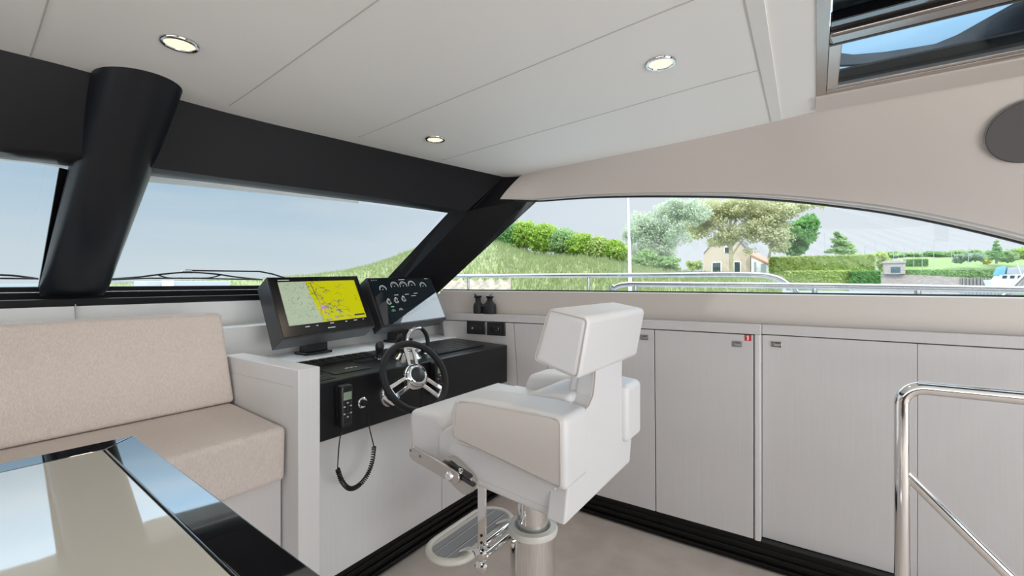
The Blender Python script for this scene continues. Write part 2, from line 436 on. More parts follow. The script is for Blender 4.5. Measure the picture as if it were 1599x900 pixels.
# windscreen lower sill (black nose and recess)
b = B()
def sy(X): return 2.30 - .10 * max(0, X - 1.0) ** 1.5
def gy(X): return 2.52 - .20 * max(0, X - .9) ** 1.6 - .05 * max(0., -X) ** 1.5
rows = []
for i in range(33):
    X = -2.5 + 4.55 * i / 32; y0, y1 = sy(X), gy(X)
    rows.append([Vector((X, y0, 1.205)), Vector((X, y0, 1.224)), Vector((X, y0 + .012, 1.2255)), Vector((X, y0 + .016, 1.218)), Vector((X, y1 - .035, 1.222)),
                 Vector((X, y1 - .03, 1.246)), Vector((X, y1 - .012, 1.249)), Vector((X, y1 - .008, 1.268)), Vector((X, y1 + .02, 1.270)), Vector((X, y1 + .02, 1.19)), Vector((X, y0 + .02, 1.19))])
b.grid(rows, 0, True); b.add(rows[0], [tuple(range(11))], 0); b.add(rows[-1], [tuple(range(11))], 0)
ws = b.build('trim_2', 'black_trim', angle=30); struct(ws, 'black sill along the bottom of the windscreen', 'trim')
# chrome-grey line in the recess
b = B(); b.tube([Vector((-2.45 + 4.4 * i / 30, gy(-2.45 + 4.4 * i / 30) - .034, 1.2465)) for i in range(31)], .0035, 6)
struct(b.build('trim_6', 'steel_paint'), 'thin bright line in the windscreen recess', 'trim')
for nm, u0, v0, lab in (('defroster_vent', 257, 458.6, 'flat grey oval demister outlet in the black windscreen recess'),):
    c = P(u0, v0, Z=1.229); o = B().lathe([(.03, -.006), (.05, -.002), (.052, .0015), (.02, .003), (0.0001, .003)], c, sx=1.6).build(nm, 'grey_metal'); tag(o, lab, 'vent')

# centre pillar: swept round column leaning forward
c0, c1 = PC(217.5, 131), P(117, 458, Y=2.36)
b = B(); rows = []
for i in range(25):
    k = i / 24; c = lerp(c0 + Vector((0, 0, .005)), c1 + Vector((0, .03, -.01)), k)
    bulge = .045 * math.exp(-((k - .42) / .13) ** 2) * 0
    ra = lerp(.112, .098, min(1, k * 1.2))
    rb = lerp(.135, .092, k)
    if k > .93: s_ = 1 - .10 * ((k - .93) / .07) ** 2; ra *= s_; rb *= s_
    rows.append([c + Vector((math.cos(q) * ra, math.sin(q) * rb, 0)) for q in [2 * math.pi * j / 48 for j in range(48)]])
b.grid(rows, 0, True); b.add(rows[0], [tuple(range(48))], 0); b.add(rows[-1], [tuple(range(48))], 0)
struct(b.build('trim_3', 'pillar_black', angle=60), 'thick round black pillar between the windscreen panes', 'pillar')

# corner pillar between windscreen and side window
rC = PC(787.7, 276.8, .002); rD = PC(818, 273.0, .002) + Vector((.05, .0, 0))
r1 = P(734, 329.5, Y=1.74); r1b = P(636, 431, Y=2.20); r1c = r1b + (r1b - r1) * .12
w0 = P(700.5, 333, Y=1.90); w1 = P(608, 432, Y=2.32); w1c = w1 + (w1 - w0) * .10
r2 = PW(826, 311, .092); r2b = PW(680, 449, .080); r2c = r2b + (r2b - r2) * .05
k0 = PW(841.6, 311, .105); k1 = PW(688, 453.6, .105); k1c = k1 + (k1 - k0) * .05
r0 = lerp(rD, rC, .3)
b = B()
b.add([w0, w1c, r1c, r1], [(0, 1, 2, 3)]); b.add([r1, r1c, r2c, r2], [(0, 1, 2, 3)]); b.add([rC, r1, r2, rD], [(0, 1, 2, 3)]); b.add([P(740, 262, Y=1.86), P(690, 322, Y=1.93), w0, r1, rC], [(0, 1, 2, 3, 4)]); b.add([r2, r2c, k1c, k0], [(0, 1, 2, 3)]); b.add([rD, r2, k0], [(0, 1, 2)])
cp = b.build('trim_4', 'black_trim', solid=.012, smooth=False); struct(cp, 'broad slanted black corner pillar between windscreen and side window', 'pillar')
B().tube([lerp(rC, r1, k) + Vector((-.004, -.008, 0)) for k in (0, .3, .6, .92)], .004, 6).build('groove', 'deep_black', cp)

# windscreen glass panes (right and left of the pillar)
def pane(name, x0, x1, lab):
    o = bpy.data.objects.new(name, None); COL.objects.link(o); struct(o, lab, 'window')
    rows = []
    for i in range(13):
        X = lerp(x0, x1, i / 12); bt = Vector((X, gy(X) + .004, 1.262))
        tx = X * 1.0
        if x1 > 1.5 and X > 1.0: tx = lerp(1.0, 1.90, (X - 1.0) / (x1 - 1.0)); 
        ty = yline(tx) + .12; tz = lerp(1.69, 1.68, i / 12)
        rows.append([bt, Vector((tx, ty, tz)), Vector((tx, ty + .006, tz)), bt + Vector((0, .006, 0))])
    g = B().grid(rows, 0, True).build('glass_pane', 'window_glass', o, smooth=False)
    return o
pa = pane('window_1', -2.3, .36, 'left windscreen pane beyond the thick pillar'); pb = pane('window_2', .36, 1.99, 'right windscreen pane over the monitors')
# black ceramic border of the left pane beside the pillar
e0, e1 = P(93, 262, Y=2.06), P(60, 449, Y=2.42)
B().prism([e0, e0 + Vector((.022, .01, 0)), e1 + Vector((.022, .01, 0)), e1], (0, .01, 0)).build('border', 'deep_black', pa, smooth=False)

# front wall below the windscreen, ledge and tray behind the console
b = B(); LZ = 1.088; TZ = .945
def ly(X): return 2.12 - .06 * max(0, X - 1.2)
ty_ = lambda X: 1.86 if X > .86 else 2.03
rows = []
for X in [-2.5 + 3.35 * i / 12 for i in range(13)] + [.8601] + [.90 + 1.35 * i / 12 for i in range(13)]:
    rows.append([Vector((X, sy(X) + .012, 1.207)), Vector((X, sy(X) + .004, 1.15)), Vector((X, sy(X) - .004, LZ)), Vector((X, ly(X), LZ)), Vector((X, ly(X), LZ - .008)), Vector((X, ly(X) + .004, TZ)),
                 Vector((X, ty_(X) + .005, TZ)), Vector((X, ty_(X), TZ - .006)), Vector((X, ty_(X), .9)), Vector((X, 2.6, .9)), Vector((X, 2.6, 1.207))])
b.grid(rows, 0, True)
b.add(rows[0], [tuple(range(11))], 0); b.add(rows[-1], [tuple(range(11))], 0)
wf = b.build('wall_front', 'white_vinyl', angle=25, bevel=.004, seg=2); struct(wf, 'pale front wall with a ledge below the windscreen', 'wall')
sm = P(118, 482, Y=2.298)
B().box((sm.x - .001, sm.y - .003, LZ + .002), (sm.x + .001, sm.y + .01, 1.206)).build('joint', 'joint', wf, smooth=False)
fw2 = B().box((-2.5, 2.03, 0), (2.5, 2.08, .9)).build('wall_front_lower', 'white_vinyl', smooth=False); fw2.name = 'wall_front'; struct(fw2, 'pale bulkhead behind the sofa and the helm', 'wall')

# port and aft parts of the cabin (behind and left of the photographer)
b = B(); b.box((-2.6, -3.2, 0), (-2.5, 2.6, 1.1)); b.box((-2.6, -3.2, 1.72), (-2.5, 2.6, 1.97))
for y in (-3.2, -1.3, .7): b.box((-2.6, y, 1.1), (-2.5, y + .12, 1.72))
b.box((-2.6, 1.75, 1.1), (-2.5, 2.6, 1.72))
struct(b.build('wall_left', 'dark_wood', smooth=False), 'port side wall with window openings', 'wall')
b = B(); b.box((-2.6, -3.3, 0), (-1.3, -3.2, 1.97)); b.box((1.3, -3.3, 0), (2.55, -3.2, 1.97)); b.box((-1.3, -3.3, 1.85), (1.3, -3.2, 1.97))
struct(b.build('wall_back', 'dark_wood', smooth=False), 'aft wall with a wide doorway', 'wall')

# baseboards (black ribbed plinths)
b = B()
wslab(b, -3.2, 1.53, .0, .118, -.001, .09, 30)
for k, (zz, dd) in enumerate(((.022, .016), (.055, .010), (.085, .006))): wslab(b, -3.2, 1.53, zz - .012, zz + .008, -.001 - dd, .02, 20)
struct(b.build('baseboard_right', 'plinth_black', bevel=.002, seg=2), 'black ribbed plinth along the side cabinets', 'baseboard')
b = B(); b.box((.915, 1.59, 0), (2.34, 1.66, .118))
for zz, dd in ((.022, .016), (.055, .010), (.085, .006)): b.box((.915, 1.59 - dd, zz - .012), (2.31, 1.62, zz + .008))
struct(b.build('baseboard_front', 'plinth_black', bevel=.002, seg=2), 'black ribbed plinth below the helm cabinet', 'baseboard')

# ================================================================== STARBOARD CABINETS
def yat(u, v, off=0): return PW(u, v, off).y
YST = yat(1188, 560); Y1 = yat(1177, 600); Y2 = yat(1022.5, 600); Y3 = yat(853, 540); Y4 = yat(804, 540)
cab = thing('storage_cabinet', 'forward run of pale wood side cabinets topped by a narrow shelf, behind the helm chair', 'cabinet', (2.35, .9, .118))
b = B(); wslab(b, YST, 2.05, ZS - .044, ZS, .0, .09, 30); b.build('shelf_top', 'ash_white', cab, bevel=.003, seg=2)
b = B(); wslab(b, YST + .02, 1.95, .118, ZS - .048, .019, .085, 30); b.build('carcass', 'gap', cab, smooth=False)
b = B(); wslab(b, YST, Y1 - .002, .10, ZS - .044, .0, .085, 3); b.build('end_post', 'ash_light', cab, bevel=.006, seg=3)
G = .003
def door(par, y0, y1, z0=.120, z1=ZS - .048, off=0., m='ash_white', name='door'):
    b = B(); wslab(b, y0 + G / 2 + .0005, y1 - G / 2 - .0005, z0, z1, off + .001, off + .019, 8); return b.build(name, m, par, bevel=.0012, seg=1)
d1 = door(cab, Y1, Y2); d2 = door(cab, Y2, Y3); d3 = door(cab, Y3, Y4); d4 = door(cab, Y4, 1.95, name='end_panel')
def latch(u, v, par, off, m='latch_grey', w=.040, h=.026):
    p = PW(u, v, off); b = B()
    b.box((p.x - .004, p.y - w / 2, p.z - h / 2), (p.x + .004, p.y + w / 2, p.z + h / 2), 0)
    b.box((p.x - .0055, p.y - w / 2 + .006, p.z - h / 2 + .005), (p.x + .003, p.y + w / 2 - .010, p.z + h / 2 - .006), 1)
    b.box((p.x - .008, p.y - w / 2 + .006, p.z + h / 2 - .009), (p.x + .003, p.y + w / 2 - .014, p.z + h / 2 - .0065), 2)
    return b.build('latch', [m, 'grey_metal', 'deep_black'], par, bevel=.001, seg=2)
latch(1151, 537.5, d1, .0); latch(1006, 527, d2, .0)
cab2 = thing('storage_cabinet', 'aft run of pale wood side cabinets behind the chrome handrail', 'cabinet', (2.38, -1.2, .118))
b = B(); wslab(b, -3.19, YST - .001, ZS - .044, ZS, .04, .09, 20); b.build('fascia', 'ash_white', cab2, bevel=.002, seg=2)
b = B(); wslab(b, -3.19, YST - .001, .118, ZS - .046, .062, .085, 20); b.build('carcass', 'gap', cab2, smooth=False)
Y5 = yat(1433, 650, .04); 
e1_ = door(cab2, YST - .004, Y5, off=.042); e2_ = door(cab2, Y5, Y5 - .62, off=.042); e3_ = door(cab2, Y5 - .62, -1.9, off=.042); e4_ = door(cab2, -1.9, -3.18, off=.042)
latch(1212, 538, e1_, .042, 'chrome_dark')
# red sticker with a white 1
p = PW(1168, 528, .0); st = thing('number_sticker', 'small red square sticker with a white 1 on the cabinet door', 'sticker', p)
b = B().box((p.x - .0016, p.y - .0135, p.z - .0135), (p.x + .0010, p.y + .0135, p.z + .0135)); b.build('backing', 'red', st, smooth=False)
b = B(); b.box((p.x - .0024, p.y - .003, p.z - .010), (p.x - .0014, p.y + .003, p.z + .0105)); b.add([(p.x - .0022, p.y + .003, p.z + .0105), (p.x - .0022, p.y + .003, p.z + .004), (p.x - .0022, p.y + .0065, p.z + .005)], [(0, 1, 2)]); b.build('digit', 'sticker_white', st, smooth=False)
# switch plates above the console
def plate(u, v, lab, kind):
    p = PW(u, v, -.006); dy = .5 * abs(yat(u - 14, v) - yat(u + 14, v)); w = dy; h = .039
    t = thing('switch_plate', lab, 'switch', p)
    sl = (x_top(p.y + w) - x_top(p.y - w)) / (2 * w)
    ax = Vector((sl, 1, 0)).normalized(); az = Vector((0, 0, 1)); nx = ax.cross(az)
    if nx.x > 0: nx = -nx
    c = Vector(p)
    B().obox(c + nx * .000, ax * w, az * h, nx * .008).build('plate', 'black_plastic', t, bevel=.003, seg=3)
    if kind == 0:
        B().obox(c + nx * .009 - ax * .000, ax * w * .62, az * h * .42, nx * .002).build('socket', 'black_matte', t, bevel=.003)
        B().lathe([(.007, 0), (.007, .003), (.004, .004)], c + nx * .011 + ax * w * .35 - az * .004, nx, 16).build('button', 'chrome_dark', t)
    else:
        B().obox(c + nx * .009, ax * w * .58, az * h * .50, nx * .002).build('recess', 'deep_black', t, bevel=.002)
        B().obox(c + nx * .012 - ax * .003, ax * w * .30, az * h * .36, nx * .002).build('rocker', 'gauge_screen', t, bevel=.002)
plate(743.5, 512, 'black square switch plate on the side wall, the one nearer the monitors', 0)
plate(775, 514, 'black square switch plate with a blue-grey rocker, nearer the chair', 1)

# ================================================================== HELM
hc = thing('helm_cabinet', 'pale wood cabinet below the black helm console', 'cabinet', (1.6, 1.7, .118))
XG = P(690, 750, Y=1.585).x
B().box((.912, 1.600, .119), (2.22, 1.925, .698)).build('carcass', 'gap', hc, smooth=False)
B().box((.912, 1.585, .119), (XG - .0015, 1.603, .698)).build('door', 'ash_light', hc, bevel=.001, seg=1)
B().box((XG + .0015, 1.585, .119), (2.285, 1.603, .698)).build('door', 'ash_light', hc, bevel=.001, seg=1)

con = thing('helm_console', 'black helm console carrying the wheel and controls', 'console', (1.55, 1.68, .70))
XL, XR = .905, x_top(1.5) - .004
slope = .065
def ctop(y): return .918 + slope * (y - 1.5)
b = B(); YB = 1.858
b.hexa([(XL, 1.5, .70), (XR, 1.5, .70), (x_wall(YB, .7) - .012, YB, .70), (XL, YB, .70)],
       [(XL, 1.5, ctop(1.5)), (XR, 1.5, ctop(1.5)), (x_top(YB) - .004, YB, ctop(YB)), (XL, YB, ctop(YB))])
b.build('body', 'console_black', con, bevel=.006, seg=3)
nT = Vector((0, -slope, 1)).normalized(); yT = Vector((0, 1, slope)).normalized(); xT = Vector((1, 0, 0))
def PT(u, v, h=0.):     # point on the sloping console top
    p = P(u, v, Y=1.6)
    for _ in range(40):
        d = ray(u, v); t = (ctop(p.y) + h - EYE.z) / d.z; q = EYE + d * t; p = lerp(p, q, .6)
    return p
def PF(u, v, h=0.): return P(u, v, Y=1.5 - h)   # point on the console front
def tplate(b, c, hx, hy_, th, mi=0): b.obox(Vector(c) + nT * th / 2, xT * hx, yT * hy_, nT * th / 2, mi)
# front joint line
p = PF(657.5, 655); B().box((p.x - .001, 1.4985, .705), (p.x + .001, 1.505, .80)).build('joint', 'deep_black', con, smooth=False)
# long ribbed switch row at the back left
b = B(); c = PT(540, 569); X0, X1 = .93, 1.42
tplate(b, (lerp(X0, X1, .5), 1.79, ctop(1.79)), (X1 - X0) / 2, .042, .006, 0)
for i in range(11): tplate(b, (X0 + .03 + i * .043, 1.79, ctop(1.79) + .006), .017, .030, .004, 1)
b.build('switch_row', ['black_plastic', 'black_matte'], con, bevel=.0015, seg=2)
b = B(); tplate(b, (1.34, 1.705, ctop(1.705)), .085, .022, .003, 0); b.build('label_strip', 'deep_black', con, bevel=.001)
# square pad with small lettering
b = B(); pc_ = (1.155, 1.625); tplate(b, (*pc_, ctop(pc_[1])), .085, .062, .004, 0); pad = b.build('control_pad', 'black_plastic', con, bevel=.002)
b = B()
for i in range(5): tplate(b, (pc_[0] - .004 + i * .012, pc_[1] - .014 + (i % 2) * .008, ctop(pc_[1] - .010) + .0042), .004, .006, .0006, 0)
b.build('marking', 'key_grey', pad, smooth=False)
b = B(); tplate(b, (.99, 1.60, ctop(1.60)), .055, .075, .003, 0)
for i in range(5): tplate(b, (.99, 1.545 + i * .027, ctop(1.545 + i * .027) + .003), .046, .009, .002, 1)
b.build('fuse_panel', ['black_plastic', 'black_matte'], con, bevel=.001)
# ribbed vent / mat at the right
mt = thing('keyboard_tray', 'flat black ribbed keyboard panel on the right end of the console', 'keyboard', (1.85, 1.66, ctop(1.66)))
Q = [PT(672, 541, .012), PT(697, 553, .012), PT(757, 537, .012), PT(722, 530, .012)]
xl, xr = 1.645, 2.02; yl, yh = 1.565, 1.80
b = B(); tplate(b, ((xl + xr) / 2, (yl + yh) / 2, ctop((yl + yh) / 2)), (xr - xl) / 2, (yh - yl) / 2, .010, 0); b.build('base', 'black_plastic', mt, bevel=.002)
b = B()
for i in range(17):
    for j in range(6):
        tplate(b, (xl + .020 + i * .0205, yl + .025 + j * .036, ctop(yl + .025 + j * .036) + .010), .0082, .0145, .003, 0)
b.build('keys', 'monitor_case', mt, bevel=.001, seg=1)

# joystick
j0 = PT(592, 560); js = thing('joystick', 'short black joystick standing on the console left of the wheel', 'joystick', j0)
B().lathe([(.028, 0), (.027, .006), (.018, .009)], j0, nT).build('base', 'black_gloss', js)
B().lathe([(.015, .006), (.013, .016), (.014, .03), (.019, .045), (.0205, .060), (.016, .074), (.006, .080), (.0001, .081)], j0, nT).build('stick', 'black_plastic', js)
# small black knob
k0_ = PT(622, 541); kn = B().lathe([(.017, 0), (.018, .03), (.020, .045), (.0195, .062), (.015, .069), (.0001, .070)], k0_, nT).build('control_knob', 'black_plastic'); tag(kn, 'stubby black control knob behind the left of the wheel', 'knob')
# thruster / engine lever bank with chrome base and hoop handle
lv0 = PT(637, 560); lv = thing('throttle_control', 'chrome throttle control with a hooped lever behind the wheel', 'throttle', lv0)
b = B().lathe([(.058, 0), (.058, .006), (.050, .014), (.040, .030), (.028, .040), (.0001, .044)], lv0, nT, sx=1.2); b.build('base', 'chrome', lv)
for s_ in (-1, 1):
    c = lv0 + Vector((s_ * .034, 0, .042))
    B().lathe([(.0001, -.014), (.022, -.013), (.026, 0), (.022, .013), (.0001, .014)], c, (1, 0, 0), 24).build('pivot', 'chrome', lv)
    B().tube([c, c + Vector((s_ * .003, -.022, .004)), c + Vector((s_ * .003, -.040, -.012))], [.011, .009, .008], 12).build('lever', 'chrome', lv)
# hoop
h0 = P(636, 540, Y=1.62); h1 = P(668, 545, Y=1.62); hm = P(650, 513, Y=1.62)
pts = spline([h0, P(637, 526, Y=1.62), P(643, 517, Y=1.62), hm, P(659, 514, Y=1.62), P(665.5, 523, Y=1.62), P(668, 535, Y=1.62), h1], 6)
n_ = len(pts)
B().tube(pts[:n_ // 2 + 2], .009, 12).build('hoop', 'chrome_dark', lv); B().tube(pts[n_ // 2 + 2:], .0105, 12).build('hoop_grip', 'black_plastic', lv)
lb = h1 + Vector((0, 0, -.03)); B().tube([h1, Vector((h1.x, 1.62, ctop(1.62)))], .007, 10).build('post', 'chrome', lv)
B().tube([h0, Vector((h0.x, 1.62, ctop(1.62)))], .009, 10).build('post', 'chrome', lv)
B().lathe([(.030, 0), (.030, .008), (.024, .012), (.0001, .013)], Vector((h1.x - .01, 1.60, ctop(1.60))), nT).build('foot_ring', 'chrome', lv)

# steering wheel
al, ya = R(30), R(8); WC = P(649, 588, Y=1.33)
wn = Vector((-math.sin(ya) * math.cos(al), -math.cos(ya) * math.cos(al), math.sin(al)))
we1 = wn.cross(UP).normalized(); we2 = we1.cross(wn).normalized()
if we2.z < 0: we2 = -we2
# we1 should point to the viewer's right (starboard)
if we1.x < 0: we1 = -we1
sw = thing('steering_wheel', 'black rimmed steering wheel with three double chrome spokes', 'steering wheel', WC)
WR = .142
def wp(r, a, h=0.): return WC + (we1 * math.cos(R(a)) + we2 * math.sin(R(a))) * r + wn * h
B().tube([wp(WR, 360 * i / 72) for i in range(72)], .0135, 16, closed=True).build('rim', 'rubber', sw)
B().lathe([(.0001, -.03), (.042, -.03), (.050, -.016), (.051, .006), (.046, .017), (.038, .022), (.031, .020)], WC, wn, 40, caps=False).build('hub', 'chrome', sw)
B().lathe([(.031, .012), (.031, .021), (.026, .0245), (.0001, .026)], WC, wn, 32, caps=False).build('hub_cap', 'black_plastic', sw)
for a in (84, 200, 318):
    for s_ in (-1, 1):
        pr = []
        for r_, w_, h_ in ((.038, .0075, 0.), (.08, .0070, -.002), (.134, .0085, -.006)):
            c = wp(r_, a + s_ * math.degrees(lerp(.017, .020, (r_ - .038) / .1) / r_), h_); d = (c - WC).normalized(); sd = wn.cross(d).normalized()
            pr.append([c + sd * w_ + wn * .005, c - sd * w_ + wn * .005, c - sd * w_ * .8 - wn * .005, c + sd * w_ * .8 - wn * .005])
        b = B().grid(pr, 0, True); b.add(pr[0], [(0, 1, 2, 3)]); b.add(pr[-1], [(0, 1, 2, 3)]); b.build('spoke', 'chrome', sw, bevel=.002, seg=3)
    b = B(); c = wp(.129, a, -.005); d = (c - WC).normalized(); sd = wn.cross(d).normalized(); b.obox(c, d * .008, sd * .024, wn * .005); b.build('spoke_end', 'chrome', sw, bevel=.003, seg=3)
sh = WC - wn * .03
B().tube([sh, Vector((WC.x + .01, 1.502, lerp(sh.z, sh.z - .09, .9)))], [.030, .036], 20).build('column', 'black_plastic', sw)
B().lathe([(.052, -.0), (.052, .012), (.046, .02), (.03, .022)], Vector((WC.x + .008, 1.5, sh.z - .085)), (0, -1, .0), 32).build('bezel', 'chrome', sw)

# radio handsets
def handset(u, v, lab, sc=1., dx=0.):
    c = PF(u, v, .020); t = thing('radio_handset', lab, 'handset', (c.x, 1.5, c.z - .07))
    w, h = .0265 * sc, .078 * sc
    b = B(); prof = [(-h, .75), (-h * .93, .92), (-h * .5, .90), (0, .96), (h * .6, 1.06), (h * .9, 1.02), (h, .80)]
    rows = [[Vector((c.x - w * k, 1.498, c.z + z)), Vector((c.x + w * k, 1.498, c.z + z)), Vector((c.x + w * k, 1.466, c.z + z)), Vector((c.x + w * k * .8, 1.458, c.z + z)), Vector((c.x - w * k * .8, 1.458, c.z + z)), Vector((c.x - w * k, 1.466, c.z + z))] for z, k in prof]
    b.grid(rows, 0, True); b.add(rows[0], [tuple(range(6))]); b.add(rows[-1], [tuple(range(6))]); b.build('body', 'black_plastic', t, bevel=.003, seg=2)
    B().box((c.x - w * .66, 1.4555, c.z + h * .30), (c.x + w * .66, 1.459, c.z + h * .68)).build('display', 'lcd', t, bevel=.001)
    for r in range(5):
        for q in range(3):
            if r == 2 and q == 1: continue
            x = c.x + (q - 1) * w * .52; z = c.z + h * .16 - r * h * .17
            B().box((x - .0040, 1.4545, z - .0028), (x + .0040, 1.459, z + .0028)).build('key', 'key_grey' if (r + q) % 2 else 'monitor_case', t, bevel=.001, seg=1)
    B().lathe([(.008, 0), (.008, .003), (.005, .004)], (c.x, 1.458, c.z - h * .16), (0, -1, 0), 16).build('scroll_key', 'black_matte', t)
    B().box((c.x - w * .5, 1.457, c.z - h * .86), (c.x + w * .5, 1.460, c.z - h * .80)).build('grille', 'monitor_case', t, bevel=.001)
    B().box((c.x - w * .95, 1.480, c.z - h * .55), (c.x + w * .85, 1.4995, c.z + h * .9)).build('cradle', 'black_matte', t, bevel=.004)
    return t, c
t1, hc1 = handset(537, 633, 'black radio handset with coiled cord on the left of the console front')
t2, hc2 = handset(682, 590, 'black radio handset hanging behind the right of the wheel')
# ring socket + coiled cord
rs = PF(565, 629); so = thing('cord_socket', 'round chrome socket that the handset cord plugs into', 'socket', (rs.x, 1.5, rs.z))
B().lathe([(.022, 0), (.022, .005), (.019, .008), (.013, .008)], (rs.x, 1.499, rs.z), (0, -1, 0), 28).build('ring', 'chrome', so)
B().lathe([(.013, 0), (.013, .016), (.010, .024), (.0001, .025)], (rs.x, 1.499, rs.z), (0, -1, 0), 24).build('plug', 'black_matte', so)
cy = 1.470
s1 = [Vector((rs.x, 1.476, rs.z)), Vector((rs.x + .003, cy, rs.z - .02)), P(575, 660, Y=cy), P(584, 698, Y=cy)]
path = spline([P(584, 698, Y=cy), P(581, 722, Y=cy), P(572, 745, Y=cy), P(558, 760, Y=cy), P(545, 763, Y=cy), P(534, 752, Y=cy), P(527, 733, Y=cy)], 24)
hel = []; L = 0; N_ = len(path); turns = 42
fine = []
for i in range(N_ - 1):
    for k in range(4): fine.append(lerp(path[i], path[i + 1], k / 4))
for i, p in enumerate(fine):
    t = (fine[min(i + 1, len(fine) - 1)] - fine[max(i - 1, 0)]).normalized(); a = Vector((0, 1, 0)); bb = t.cross(a); q = 2 * math.pi * turns * i / len(fine)
    hel.append(p + (a * math.cos(q) + bb * math.sin(q)) * .0072)
s2 = [P(527, 733, Y=cy), P(529, 700, Y=cy), P(532, 680, Y=cy), Vector((hc1.x + .000, 1.474, hc1.z - .076))]
b = B(); b.tube(spline(s1, 6), .0022, 8); b.tube(hel, .0024, 6); b.tube(spline(s2, 6), .0022, 8)
tag(b.build('coiled_cord', 'rubber'), 'black coiled cord looping down from the handset in front of the white cabinet', 'cord')

